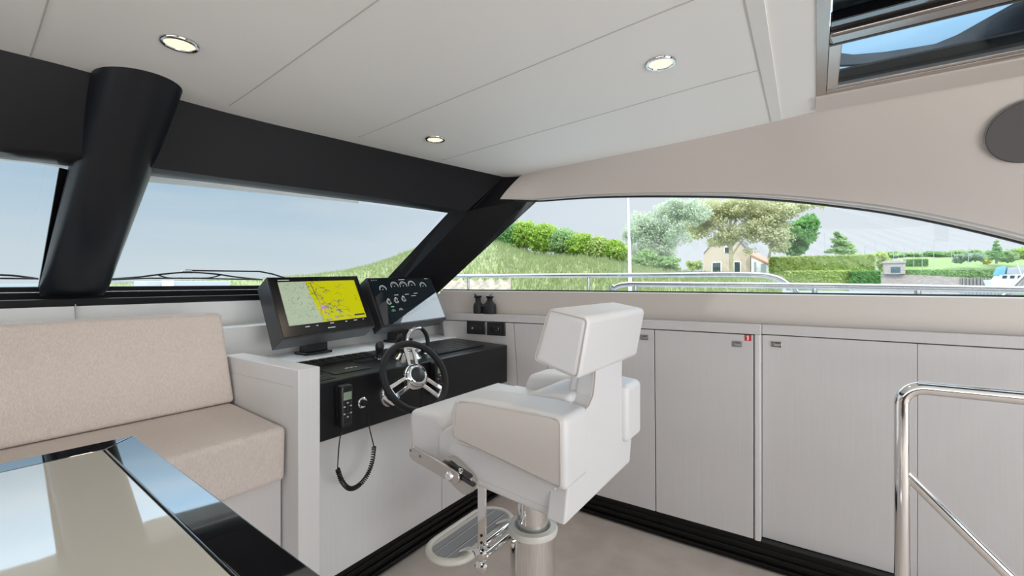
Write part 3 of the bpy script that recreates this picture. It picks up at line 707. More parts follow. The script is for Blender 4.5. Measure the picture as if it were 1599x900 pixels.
# monitors
def monitor(BL, BR, TL, TR, depth, lab, kind):
    BL, BR, TL, TR = map(Vector, (BL, BR, TL, TR))
    ux = (BR - BL); uy = (TL - BL); n = ux.cross(uy).normalized()
    if n.y > 0: n = -n          # towards the driver
    t = thing('helm_monitor', lab, 'monitor', ((BL.x + BR.x) / 2, BL.y + .08, TZ))
    bk = -n * depth
    s = .03
    cen = (BL + BR + TL + TR) / 4
    f = [BL, BR, TR, TL]; k = [p + bk for p in f]
    B().hexa(k, f).build('case', 'monitor_case', t, bevel=.003, seg=2)
    W, H = ux.length, uy.length; ex, ey = ux.normalized(), uy.normalized()
    def rect(x0, x1, y0, y1, h0, h1):
        o = BL + n * h0
        q = [o + ux * x0 + uy * y0, o + ux * x1 + uy * y0, o + ux * x1 + uy * y1, o + ux * x0 + uy * y1]; d = n * (h1 - h0)
        return B().prism(q, d)
    rect(.012, .988, .02, .985, 0, .003).build('bezel', 'bezel', t, bevel=.001)
    if kind == 0:
        o_ = BL + ux * .085 + uy * .16
        sc = rect(.085, .925, .185, .90, .003, .0042); so_ = sc.build('screen', 'chart', t, smooth=False, uvq=(BL + ux * .085 + uy * .185, ux * .84, uy * .715))
        b = B()
        for x0, x1, y in ((.23, .275, .135), (.34, .36, .135), (.49, .53, .145), (.66, .68, .145), (.76, .80, .148), (.87, .885, .150), (.45, .53, .075), (.09, .20, .925)):
            b = B(); b.prism([BL + n * .0032 + ux * x0 + uy * y, BL + n * .0032 + ux * x1 + uy * y, BL + n * .0032 + ux * x1 + uy * (y + .014), BL + n * .0032 + ux * x0 + uy * (y + .014)], n * .0005); b.build('menu_text', 'text_grey', t, smooth=False)
        CM = ['window_dark', 'pole_grey', 'magenta']
        b = B()
        rnd = random.Random(3)
        def ln(x0, y0, x1, y1, w=.0008, mi=0):
            a = BL + ux * x0 + uy * y0 + n * .0047; c = BL + ux * x1 + uy * y1 + n * .0047; d = (c - a).normalized(); s_ = n.cross(d) * w; b.add([a + s_, a - s_, c - s_, c + s_], [(0, 1, 2, 3)], mi)
        for i in range(26):
            x, y = rnd.uniform(.10, .36), rnd.uniform(.24, .86); a = rnd.choice((.5, .7, -.9, .6)); l = rnd.uniform(.01, .045)
            ln(x, y, x + l * math.cos(a), y + l * 1.6 * math.sin(a), .0005); b.build('depth_line', CM, so_, smooth=False); b = B()
        x, y = .405, .88
        for i in range(14):   # the coast
            nx_, ny_ = x + rnd.uniform(-.012, .012) - (.006 if i > 8 else -.002), y - .049; ln(x, y, nx_, ny_, .0018, 1 if i > 5 else 0); x, y = nx_, ny_
        b.build('coastline', CM, so_, smooth=False); b = B()
        for i in range(16):
            x, y = rnd.uniform(.45, .68), rnd.uniform(.25, .85)
            for k in range(5):
                nx_, ny_ = x + rnd.uniform(-.01, .03), y + rnd.uniform(-.03, .03); ln(x, y, nx_, ny_, .0007); x, y = nx_, ny_
            b.build('waterway', CM, so_, smooth=False); b = B()
        for x, y in ((.865, .60), (.868, .56), (.862, .52)): b = B(); ln(x, y, x + .012, y, .002); b.build('map_button', CM, so_, smooth=False)
        b = B(); ln(.79, .245, .915, .245, .0045); b.build('scale_bar', CM, so_, smooth=False)
        b = B(); ln(.44, .40, .476, .45, .0045, 2); b.build('town_mark', CM, so_, smooth=False)
    else:
        so_ = rect(.03, .975, .04, .95, .003, .0042).build('screen', 'gauge_screen', t, smooth=False)
        b = B()
        GM = ['gauge_mark', 'gauge_green']
        def arc(cx, cy, r, a0=-20, a1=200, w=.0016, mi=0, m=16):
            c = BL + ux * cx + uy * cy + n * .0046; pts = []
            vs = []
            for i in range(m + 1):
                q = R(lerp(a0, a1, i / m)); d = ex * math.cos(q) + ey * math.sin(q); vs += [c + d * (r - w), c + d * (r + w)]
            b.add(vs, [(2 * i, 2 * i + 1, 2 * i + 3, 2 * i + 2) for i in range(m)], mi)
        def bar(x, y, w, h, mi=0):
            o = BL + ux * x + uy * y + n * .0046; b.add([o, o + ex * w, o + ex * w + ey * h, o + ey * h], [(0, 1, 2, 3)], mi)
        for x, y, r in ((.17, .745, .022), (.35, .80, .025), (.485, .80, .025), (.62, .81, .025), (.80, .775, .023)):
            b = B(); arc(x, y, r); arc(x, y, r * .7, 20, 160, .0006); bar(x - .01, y - .012, .008, .003)
            b.build('gauge', GM, so_, smooth=False, weld=False)
        for x, y in ((.195, .475), (.305, .49), (.42, .51)):
            b = B(); arc(x, y, .015, 40, 340, .0012); arc(x, y, .009, 0, 359, .0008); bar(x - .01, y + .055, .010, .004); b.build('gauge', GM, so_, smooth=False, weld=False)
        b = B(); bar(.20, .36, .020, .007, 1); b.build('reading', GM, so_, smooth=False)
        for x, y in ((.215, .275), (.325, .285)): b = B(); arc(x, y, .012, 0, 180, .0010, 1 if x < .3 else 0); bar(x - .008, y + .005, .008, .003); b.build('gauge', GM, so_, smooth=False, weld=False)
        for x, y, w in ((.05, .93, .006), (.08, .93, .005), (.11, .93, .005), (.44, .925, .045), (.86, .93, .03), (.30, .60, .03), (.46, .60, .030), (.60, .61, .03), (.55, .56, .035)): b = B(); bar(x, y, w, .003); b.build('reading', GM, so_, smooth=False)
    # stand
    m_ = (BL + BR) / 2; sp = m_ + bk * .6 + uy * .12
    fx = m_.x; fy = 2.005
    B().box((fx - .072, fy - .045, TZ), (fx + .072, fy + .045, TZ + .012)).build('stand_base', 'black_plastic', t, bevel=.003)
    b = B(); b.hexa([(fx - .055, fy - .032, TZ + .012), (fx + .055, fy - .032, TZ + .012), (fx + .055, fy + .032, TZ + .012), (fx - .055, fy + .032, TZ + .012)],
                    [(fx - .052, fy - .034, TZ + .10), (fx + .052, fy - .034, TZ + .10), (fx + .052, fy + .03, TZ + .13), (fx - .052, fy + .03, TZ + .13)]); b.build('stand', 'black_plastic', t, bevel=.003)
    return t
mat('magenta', (.5, .1, .5), .5, emit=((.6, .2, .7), .5))
m1BL = P(441, 531, Y=1.83); m1BR = P(586, 510, Y=1.86); m1TL = P(416, 433, Y=2.01); m1TR = P(558.6, 433.4, Y=2.04)
monitor(m1BL, m1BR, m1TL, m1TR, .092, 'left helm monitor showing a yellow and grey nautical chart', 0)
m2BL = P(597, 512, Y=1.85); m2BR = P(697.6, 498, Y=1.85); m2TL = P(571.7, 434, Y=2.01); m2TR = P(672, 434.8, Y=2.01)
monitor(m2BL, m2BR, m2TL, m2TR, .078, 'right helm monitor showing round gauges on black', 1)

# binoculars on the side shelf
bq = PW(756, 489.5, .045); bn = thing('binoculars', 'small black binoculars standing on end on the side shelf', 'binoculars', (bq.x, bq.y, ZS))
for i, (u, r) in enumerate(((746.5, .031), (764.5, .043))):
    p = PW(u, 489, .040 if i == 0 else .036); c = Vector((p.x, p.y, ZS))
    B().lathe([(r * .95, 0), (r, .006), (r * 1.02, .040), (r * .92, .058), (r * .60, .070), (r * .50, .078)], c, (0, 0, 1), 24, sx=.82).build('barrel', 'black_matte', bn)
    e = c + Vector((0, 0, .076)); B().lathe([(.016, 0), (.018, .010), (.015, .016), (.022, .022), (.024, .032), (.015, .034)], e, (.0, .05 * (1 - 2 * i), 1), 20).build('eyepiece', 'rubber', bn)
    B().prism([e + Vector((-.006, -.022, .024)), e + Vector((-.006, .022, .024)), e + Vector((-.006, .026 * (1 if i == 0 else -1), .048)), e + Vector((-.006, .0, .034))], (.008, 0, 0)).build('eye_cup', 'rubber', bn)
p0, p1 = PW(745.5, 489, .04), PW(764, 489, .03)
B().tube([Vector((p0.x, p0.y, ZS + .045)), Vector((p1.x, p1.y, ZS + .045))], .014, 12).build('hinge', 'black_plastic', bn)

# ================================================================== SOFA
so = thing('sofa', 'beige woven bench sofa against the front wall', 'sofa', (-.6, 1.7, 0))
B().box((-2.35, 1.50, 0), (.818, 1.925, .624)).build('base', 'ash_white', so, bevel=.002)
B().hexa([(-2.35, 1.468, .626), (.817, 1.468, .626), (.817, 1.90, .626), (-2.35, 1.90, .626)], [(-2.35, 1.462, .812), (.817, 1.462, .806), (.817, 1.90, .835), (-2.35, 1.90, .835)]).build('seat_cushion', 'sofa_fabric', so, bevel=.018, seg=5)
BT = P(345, 488, Y=1.90).z
B().hexa([(-2.35, 1.822, .834), (.818, 1.822, .834), (.818, 1.915, .834), (-2.35, 1.915, .834)], [(-2.35, 1.90, 1.168), (.806, 1.90, 1.168), (.806, 2.00, 1.168), (-2.35, 2.00, 1.168)]).build('back_cushion', 'sofa_fabric', so, bevel=.014, seg=5)
ar = thing('side_panel', 'pale wood end panel between the sofa and the helm', 'panel', (.86, 1.65, 0))
AX0, AX1, AZ = .8225, .900, 1.0
B().box((AX0, 1.402, .0), (AX1, 1.93, AZ)).build('panel', 'ash_light', ar, bevel=.003, seg=2)
B().box((AX0 - .0006, 1.43, AZ - .0605), (AX0 + .001, 1.93, AZ - .0590)).build('joint', 'joint', ar, smooth=False)

# ================================================================== TABLE
tb = thing('dining_table', 'glossy black framed table with a cream glass top', 'table', (-.35, .55, 0))
TZt = 1.0
o0 = P(210, 679.7, Z=TZt); o1 = P(504, 900, Z=TZt); dR = (o0 - o1); dR.z = 0; dR.normalize(); dL = Vector((-dR.y, dR.x, 0))
Lw, Ld = 1.5, 1.25; fw = .052
def tp(a, c, z): q = o0 - dR * a + dL * c; return Vector((q.x, q.y, z))
def bar4(a0, a1, c0, c1, z0, z1, mit=True):
    return
b = B()
out = [(0, 0), (Ld, 0), (Ld, Lw), (0, Lw)]; inn_ = [(fw, fw), (Ld - fw, fw), (Ld - fw, Lw - fw), (fw, Lw - fw)]
for i in range(4):
    j = (i + 1) % 4
    b.hexa([tp(*out[i], .955), tp(*out[j], .955), tp(*inn_[j], .955), tp(*inn_[i], .955)], [tp(*out[i], TZt), tp(*out[j], TZt), tp(*inn_[j], TZt), tp(*inn_[i], TZt)])
b.build('frame', 'lacquer', tb, bevel=.0025, seg=3, weld=False)
g = .003
B().hexa([tp(fw + g, fw + g, .962), tp(Ld - fw - g, fw + g, .962), tp(Ld - fw - g, Lw - fw - g, .962), tp(fw + g, Lw - fw - g, .962)], [tp(fw + g, fw + g, TZt + .001), tp(Ld - fw - g, fw + g, TZt + .001), tp(Ld - fw - g, Lw - fw - g, TZt + .001), tp(fw + g, Lw - fw - g, TZt + .001)]).build('glass_top', 'cream_glass', tb, bevel=.0015, seg=2)
B().hexa([tp(fw - .002, fw - .002, .957), tp(Ld - fw, fw, .957), tp(Ld - fw, Lw - fw, .957), tp(fw, Lw - fw, .957)], [tp(fw - .002, fw - .002, .965), tp(Ld - fw, fw, .965), tp(Ld - fw, Lw - fw, .965), tp(fw, Lw - fw, .965)]).build('underside', 'black_matte', tb, smooth=False)
cc = tp(Ld / 2, Lw / 2, 0)
B().lathe([(.22, 0), (.22, .015), (.06, .03), (.05, .05), (.05, .9), (.12, .957)], cc).build('pedestal', 'chrome', tb)

# ================================================================== HELM CHAIR
ch = thing('helm_chair', 'white leather helm chair on a chrome pedestal', 'chair', (1.29, .82, 0))
def cushion(name, b4, t4, m, bev=.02, seg=5, par=ch):
    return B().hexa(b4, t4).build(name, m, par, bevel=bev, seg=seg)
CX0, CX1 = 1.03, 1.515
# head / back rest block
hx0, hx1 = 1.062, 1.525
sd = [(.512, 1.030), (.655, 1.068), (.605, 1.220), (.480, 1.198)]      # y,z : aft-bottom, fore-bottom, fore-top, aft-top
bk = B().prism([Vector((hx0, y, z)) for y, z in sd], (hx1 - hx0, 0, 0)).build('backrest', 'leather_white', ch, bevel=.018, seg=5)
def loop(par, x, yz, r=.0018, m='piping', ins=.016, rad=.018):
    yz = [Vector((0, a, c)) for a, c in yz]; cen = sum(yz, Vector()) / len(yz); pts = []
    n = len(yz)
    for i in range(n):
        p, a, c = yz[i], yz[i - 1], yz[(i + 1) % n]; da, dc = (a - p).normalized(), (c - p).normalized()
        q0, q1 = p + da * rad, p + dc * rad
        for k in range(6):
            t = k / 5; pts.append(q0 * (1 - t) ** 2 + p * 2 * t * (1 - t) + q1 * t * t)
    pts = [Vector((x, (p + (cen - p).normalized() * ins).y, (p + (cen - p).normalized() * ins).z)) for p in pts]
    B().tube(pts, r, 6, closed=True).build('piping', m, par)
loop(bk, hx0 + .002, sd, ins=.008)
# seat pan (outer shell) with sloping underside
sp_ = [(.530, .662), (.985, .700), (.985, .815), (.900, .865), (.530, .865)]
base = B().prism([Vector((CX0, y, z)) for y, z in sp_], (CX1 - CX0, 0, 0)).build('seat_shell', 'leather_white', ch, bevel=.014, seg=4)
ip = [(.560, .690), (.930, .722), (.930, .80), (.560, .80)]
B().prism([Vector((CX0 - .002, y, z)) for y, z in ip], (.006, 0, 0)).build('side_panel', 'leather_white', base, bevel=.004)
# seat cushion
cushion('seat_cushion', [(1.09, .58, .80), (1.46, .58, .80), (1.46, .99, .80), (1.09, .99, .80)], [(1.10, .59, .882), (1.45, .59, .882), (1.45, .97, .892), (1.10, .97, .892)], 'leather_white', .022)
# front bolster
bs = [(.962, .700), (1.105, .724), (1.112, .862), (1.085, .872), (.985, .868), (.952, .842)]
bo = B().prism([Vector((CX0 + .004, y, z)) for y, z in bs], (CX1 - CX0 - .008, 0, 0)).build('front_bolster', 'leather_white', ch, bevel=.016, seg=4)
loop(bo, CX0 + .006, [bs[0], bs[1], bs[2], bs[5]], ins=.010)
# back shell: narrow neck widening into the chair back (outline in the aft plane)
ol = [(931, 560), (929.3, 581), (927.8, 600), (925.5, 618), (919, 634), (908, 644), (894, 651), (889.5, 700), (888.6, 753), (881.7, 822), (984, 720), (988, 663), (989.5, 592), (981, 600), (972, 606), (971.5, 590), (972.6, 550)]
pts = [P(u, v, Y=.525) for u, v in ol]
bsh = B().prism(pts, (0, .055, 0)).build('back_shell', 'leather_white', ch, bevel=.006, seg=3)
# neck lining in front of the spine
cushion('back_pad', [(1.137, .572, .80), (1.413, .572, .80), (1.413, .745, .80), (1.137, .745, .80)], [(1.137, .572, .975), (1.413, .572, .975), (1.413, .735, .950), (1.137, .735, .950)], 'leather_white', .022)
cushion('neck_pad', [(1.19, .57, .96), (1.41, .57, .96), (1.41, .61, .96), (1.19, .61, .96)], [(1.21, .56, 1.07), (1.40, .56, 1.07), (1.40, .60, 1.07), (1.21, .60, 1.07)], 'leather_white', .012)
B().tube([P(u, v, Y=.523) for u, v in ((929.4, 578), (928, 600), (925.6, 618), (919, 634), (908, 644.5), (895, 651))], .0022, 6).build('piping', 'stitch', bsh)
# arms
def arm(x0, x1, side, y0=.515):
    pr = [(y0, .760), (y0, .948), (.60, .958), (.80, .955), (.885, .945), (.905, .900), (.895, .822)]
    a = B().prism([Vector((x0, y, z)) for y, z in pr], (x1 - x0, 0, 0)).build('armrest', 'leather_white', ch, bevel=.018, seg=5)
    xo = x0 if side < 0 else x1
    B().prism([Vector((xo - (.0012 if side < 0 else -.0012), y, z)) for y, z in [(y0 + .014, .776), (y0 + .014, .938), (.60, .9485), (.80, .9455), (.880, .933), (.893, .895), (.883, .831)]], (.004 * -side, 0, 0)).build('outer_panel', 'leather_side', a, bevel=.0015, seg=2)
    loop(a, xo + .0005 * side, [pr[0], pr[1], pr[3], pr[4], pr[6]], ins=.016, rad=.02)
    return a
arm(.998, 1.135, -1); arm(1.415, 1.552, 1, .505)
# hinge plate and arm of the flip-up bolster
hx = .996; P1, P2 = P(650, 708, X=hx), P(712, 744, X=hx); hp = P(718, 741, X=hx)
b = B()
def strap(b, a, c, w0, w1, x, th, mi=0):
    d = (c - a).normalized(); s_ = Vector((1, 0, 0)).cross(d).normalized(); pts = []
    for k in range(9): q = math.pi / 2 + math.pi * k / 8; pts.append(a + d * math.cos(q) * w0 + s_ * math.sin(q) * w0)
    for k in range(9): q = -math.pi / 2 + math.pi * k / 8; pts.append(c + d * math.cos(q) * w1 + s_ * math.sin(q) * w1)
    b.prism([Vector((x, p.y, p.z)) for p in pts], (th, 0, 0), mi)
hb_ = B(); strap(hb_, P1, P2, .0225, .020, hx - .010, .008); hg = hb_.build('hinge_arm', 'brushed', ch, bevel=.002)
for pp in (P(645.5, 702, X=hx), P(660, 711, X=hx)): B().lathe([(.0055, 0), (.0055, .0015), (.003, .0018), (.0028, -.001), (.0001, -.001)], (hx - .010, pp.y, pp.z), (-1, 0, 0), 16).build('screw', 'chrome_dark', hg)
hd_ = B(); strap(hd_, P(707, 731, X=hx + .02), P(728, 752, X=hx + .02), .034, .034, hx + .006, .024); hpl = hd_.build('hinge_plate', 'brushed', ch, bevel=.002)
for (ua, va, ub, vb) in ((702, 724, 733, 745), (712, 742, 738, 758)):
    b = B(); strap(b, P(ua, va, X=hx), P(ub, vb, X=hx), .0055, .0055, hx - .000, .009); b.build('slot', 'black_gloss', hpl)
B().lathe([(.014, 0), (.0155, .006), (.0145, .018), (.010, .023), (.0001, .024)], P(707, 741, X=hx + .004), (-1, 0, 0), 24).build('pivot_bolt', 'chrome', hpl)
B().lathe([(.007, 0), (.008, .006), (.0001, .010)], P(721, 735, X=hx + .004), (-1, 0, 0), 16).build('pivot_bolt', 'chrome', hpl)
B().tube([P(728, 753, X=hx + .02) , P(745, 756, X=CX0 + .0)], .004, 8).build('pin', 'chrome_dark', hpl)
# pedestal
pc = Vector((1.305, .80, 0)); 
B().lathe([(.20, 0), (.20, .012), (.085, .03), (.077, .05), (.077, .44), (.0765, .445)], pc, seg=48).build('pedestal', 'chrome', ch)
B().lathe([(.076, .440), (.084, .442), (.086, .452), (.082, .462), (.062, .464), (.058, .458), (.058, .44)], pc, seg=48, caps=False).build('collar', 'cream_plastic', ch)
B().lathe([(.052, .43), (.052, .665)], pc, seg=40).build('inner_column', 'chrome', ch)
B().box((1.14, .66, .655), (1.46, .94, .682)).build('mount_plate', 'black_plastic', ch, bevel=.004)
# footrest: hanging flat bars, cross tubes and the oval step
fx0 = 1.135; fy = .885
def flat(x): return B().box((x - .004, fy - .016, .375), (x + .004, fy + .016, .70)).build('footrest_bar', 'chrome', ch, bevel=.002)
fb = flat(fx0); flat(1.475)
for z, y in ((.402, fy), (.440, fy)):
    B().tube([(fx0 - .002, y, z), (1.475, y, z)], .011, 14).build('cross_tube', 'chrome', ch)
for (u, v) in ((751, 865), (752, 886)):
    p = P(u, v, X=fx0 - .02); B().lathe([(.006, -.01), (.014, -.004), (.0205, .002), (.022, .010), (.0205, .018), (.012, .023), (.0001, .024)], p + Vector((.008, 0, 0)), (-1, 0, 0), 24).build('knob', 'chrome', ch)
for z in (.455, .478, .425):
    B().lathe([(.0045, 0), (.0045, .002), (.0001, .002)], (fx0 - .004, fy, z), (-1, 0, 0), 14).build('hole', 'deep_black', fb)
fc = Vector((1.325, 1.080, .335)); hw, hr = .112, .096
def stad(hw, r, z, n=16):
    out = []
    for k in range(n + 1): q = -math.pi / 2 + math.pi * k / n; out.append(Vector((fc.x + hw + r * math.cos(q), fc.y + r * math.sin(q), z)))
    for k in range(n + 1): q = math.pi / 2 + math.pi * k / n; out.append(Vector((fc.x - hw + r * math.cos(q), fc.y + r * math.sin(q), z)))
    return out
fr_ = B(); zz = fc.z
rows = [stad(hw, hr - .022, zz - .012), stad(hw, hr - .004, zz - .012), stad(hw, hr, zz - .006), stad(hw, hr, zz + .004), stad(hw, hr - .006, zz + .010), stad(hw, hr - .018, zz + .010), stad(hw, hr - .022, zz + .006), stad(hw, hr - .022, zz - .012)]
fr_.grid(rows, 0, True); fo = fr_.build('footrest', 'cream_plastic', ch, angle=60)
B().prism(stad(hw, hr - .021, zz - .010), (0, 0, .012)).build('tread', 'cream_plastic', fo, smooth=False)
for yc, hh in ((-.042, .012), (0, .021), (.042, .012)):
    lim = lambda y: hw + math.sqrt(max(0, (hr - .025) ** 2 - y * y))
    ya_, yb_ = yc - hh, yc + hh; pts = []
    for k in range(7): y = lerp(ya_, yb_, k / 6); pts.append(Vector((fc.x + lim(y), fc.y + y, zz + .002)))
    for k in range(7): y = lerp(yb_, ya_, k / 6); pts.append(Vector((fc.x - lim(y), fc.y + y, zz + .002)))
    b = B().prism(pts, (0, 0, .004))
    m = int(hh * 2 / .0045)
    for k in range(m): y = ya_ + .003 + k * .0045; l = lim(max(abs(y), abs(y + .002))) - .002; b.box((fc.x - l, fc.y + y, zz + .006), (fc.x + l, fc.y + y + .0022, zz + .0072))
    b.build('grip_strip', 'grey_rubber', fo, smooth=False)
for x in (1.20, 1.42):
    B().tube([(x, fy, .402), (x, 1.00, .36), (x, 1.03, .340)], .009, 10).build('bracket', 'chrome', ch)

# ================================================================== HANDRAIL
hr_ = thing('stair_handrail', 'polished chrome stair handrail with a diagonal brace', 'handrail', (1.54, -.19, 0))
XH = 1.54; r_ = .0165
ta = P(1431, 605.5, X=XH); tl = P(1408.5, 650, X=XH)
zt = ta.z; yv = P(1408.5, 700, X=XH).y
pts = [Vector((XH, yv, 0)), Vector((XH, yv, zt - .06))]
for k in range(9): q = math.pi * .5 * k / 8; pts.append(Vector((XH, yv - .045 + .045 * math.cos(q), zt - .045 + .045 * math.sin(q))))
pts += [Vector((XH, -1.15, zt + .002))]
for k in range(9): q = math.pi * .5 * k / 8; pts.append(Vector((XH, -1.15 - .045 * math.sin(q), zt - .045 + .045 * math.cos(q))))
pts += [Vector((XH, -1.195, 0))]
B().tube(pts, r_, 24).build('rail', 'chrome', hr_)
d0 = P(1421, 744, X=XH); d1_ = P(1580, 902, X=XH); d1_ = d0 + (d1_ - d0) * 1.0
dd = d1_ - d0; kk = -(d1_.z) / dd.z if dd.z < 0 else 0
e = d0 + dd * ((0.02 - d0.z) / dd.z); 
if e.y < -1.19: e = d0 + dd * ((-1.195 - d0.y) / dd.y)
B().tube([d0 + Vector((0, .01, .006)), e], .0125, 20).build('brace', 'chrome', hr_)
B().lathe([(.035, 0), (.035, .006), (.02, .012)], (XH, yv, 0)).build('flange', 'chrome', hr_); B().lathe([(.035, 0), (.035, .006), (.02, .012)], (XH, -1.195, 0)).build('flange', 'chrome', hr_)

# ================================================================== CEILING LIGHTS, SPEAKER, HATCH
def downlight(u, v, lab, r=.045):
    c = PC(u, v); zc = c.z; t = thing('ceiling_light', lab, 'ceiling light', (c.x, c.y, zc), 'recessed ceiling lights')
    B().lathe([(r, .0), (r, -.003), (r * .95, -.006), (r * .80, -.0065), (r * .76, -.004), (r * .75, .002)], c, seg=40, caps=False).build('rim', 'chrome_dark', t)
    B().lathe([(r * .76, -.0035), (r * .4, -.0045), (.0001, -.005)], c, seg=32, caps=False).build('diffuser', 'lamp_glow', t)
    l = bpy.data.lights.new('spot', 'SPOT'); l.energy = 5; l.color = (1, .82, .62); l.spot_size = R(120); l.spot_blend = .8; l.shadow_soft_size = .03
    o = bpy.data.objects.new('downlight_lamp', l); COL.objects.link(o); o.parent = t; o.location = (0, 0, -.03)
downlight(280.5, 67.5, 'recessed round ceiling light nearest the thick black pillar')
downlight(1031.5, 98, 'recessed round ceiling light above the helm chair, nearest the roof hatch')
downlight(679.5, 217, 'smallest-looking recessed round ceiling light, close to the black beam over the monitors')

best = None
for i in range(1, len(inn) - 1):
    for k in range(1, K):
        q = inn[i][k]; d = q - EYE; dep = d.dot(FW)
        if dep < .3: continue
        uu, vv = 800 + FPX * d.dot(RT) / dep, HZ - FPX * d.z / dep; e = (uu - 1598) ** 2 + (vv - 203) ** 2
        if best is None or e < best[0]: best = (e, i, k)
_, i, k = best; spc = inn[i][k].copy(); nrm = (inn[i + 1][k] - inn[i - 1][k]).cross(inn[i][k + 1] - inn[i][k - 1]).normalized()
if nrm.x > 0: nrm = -nrm
d_ = ray(1609, 203); spc = EYE + d_ * ((spc - EYE).dot(nrm) / d_.dot(nrm)) + nrm * .010
spk = thing('wall_speaker', 'round dark grey speaker grille in the upper side wall', 'speaker', spc)
B().lathe([(.108, -.02), (.108, .003), (.106, .006), (.0001, .006)], spc, nrm, 64).build('grille', 'speaker_cloth', spk)
B().lathe([(.1095, -.02), (.1095, .004), (.108, .0055)], spc, nrm, 64, caps=False).build('rim', 'grey_metal', spk)

ht_ = thing('roof_hatch', 'metal framed roof hatch with tinted glass at the top right', 'hatch', (1.5, -.6, 1.96))
zc = 1.957
b = B()
b.box((HX0, -.030, zc), (HX1, -.000, 1.992)); b.box((HX0, -1.30, zc), (HX1, -1.27, 1.992)); b.box((1.925, -1.27, zc + .0), (HX1, -.03, 1.992)); b.box((HX0, -1.27, zc), (HX0 + .03, -.03, 1.992))
b.build('outer_frame', 'hatch_frame', ht_, bevel=.003)
b = B(); b.box((1.545, -.062, 1.962), (1.925, -.031, 1.99)); b.box((1.905, -1.265, 1.962), (1.924, -.062, 1.99)); b.box((1.545, -1.265, 1.962), (1.575, -.062, 1.99)); b.build('sash_frame', 'brushed', ht_, bevel=.002)
b = B(); b.box((1.475, -1.268, 1.948), (1.530, -.031, 1.985)); b.build('cross_bar', 'hatch_bar', ht_, bevel=.008, seg=4)
B().box((1.576, -1.265, 1.975), (1.904, -.063, 1.983)).build('glass_pane', 'hatch_glass', ht_, smooth=False)
B().box((1.825, -1.26, 1.984), (1.904, -.063, 1.990)).build('black_border', 'black_matte', ht_, smooth=False)
B().box((1.532, -1.262, 1.950), (1.544, -.032, 1.975)).build('seal', 'deep_black', ht_, smooth=False)
B().box((1.035, -1.262, 1.985), (1.42, -.035, 1.992)).build('glass_pane', 'hatch_glass', ht_, smooth=False)
B().box((1.425, -1.262, 1.962), (1.474, -.032, 1.99)).build('sash_frame', 'black_gloss', ht_, bevel=.002)
B().box((1.035, -1.262, 1.9925), (1.48, -.035, 1.998)).build('blind', 'dark_screen', ht_, smooth=False)
# cream reveal under the outer edge
struct(B().box((HX1 - .001, -1.31, 1.950), (HX1 + .15, .0, 1.9595)).build('trim_7', 'wall_vinyl', smooth=False), 'cream reveal along the outer edge of the roof hatch', 'trim')
# loose dark cover sagging over the hatch outside
edge = [(1300, 88), (1313, 88.2), (1380, 82.5), (1430, 75), (1470, 68), (1500, 53), (1540, 30), (1590, 1), (1680, -60)]
low = [(1300, 104), (1311, 103), (1350, 101.5), (1390, 99.5), (1430, 92), (1500, 78), (1540, 69), (1599, 57.5), (1720, 35)]
rows = []
for i, (e_, l_) in enumerate(zip(edge, low)):
    a = P(*e_, Z=2.09 + .01 * math.sin(i * 2)); c = P(*l_, Z=2.0)
    rows.append([a, lerp(a, c, .35) + Vector((0, 0, .02 * math.sin(i * 1.7))), lerp(a, c, .7) + Vector((0, 0, .015 * math.cos(i * 2.1))), c])
tag(B().grid(rows).build('canvas_cover', 'cover_fabric', solid=.006, angle=80), 'loose dark canvas cover sagging over the roof hatch outside', 'cover')

# ================================================================== OUTSIDE OF THE YACHT
# deck, brow and coachroof edge
b = B(); b.box((2.50, -3.3, .70), (3.05, 2.4, .78)); b.box((2.98, -3.3, .60), (3.05, 3.0, .88))
struct(b.build('side_deck', 'white_gel', smooth=False), 'white side deck of the yacht', 'deck')
b = B(); rows = []
for i in range(13):
    X = -2.9 + 5.3 * i / 12; rows.append([Vector((X, gy(X) + .03, 1.16)), Vector((X, 3.2, 1.21)), Vector((X * .85, 4.6, 1.20)), Vector((X * .5, 6.6, 1.16)), Vector((X * .05, 8.2, 1.18))])
b.grid(rows); struct(b.build('foredeck', 'white_gel', solid=.03), 'white foredeck of the yacht ahead of the windscreen', 'deck')
br_px = [(-200, 219, 228), (0, 241, 250.5), (60, 249, 256), (95, 253, 262), (235, 277, 285), (300, 284.5, 291), (400, 297, 301), (480, 306, 309), (560, 315, 318)]
rows = []
for u, v0, v1 in br_px:
    a = PY(u, v0 - 9, lambda x: yline(x), .28); c = PY(u, v1, lambda x: yline(x), .36); rows.append([a, c, c + Vector((0, .02, .03)), a + Vector((0, .06, .07))])
bw = B().grid(rows, 0, True).build('roof_brow', 'white_gel', angle=60); struct(bw, 'white outer edge of the roof above the windscreen', 'roof edge')
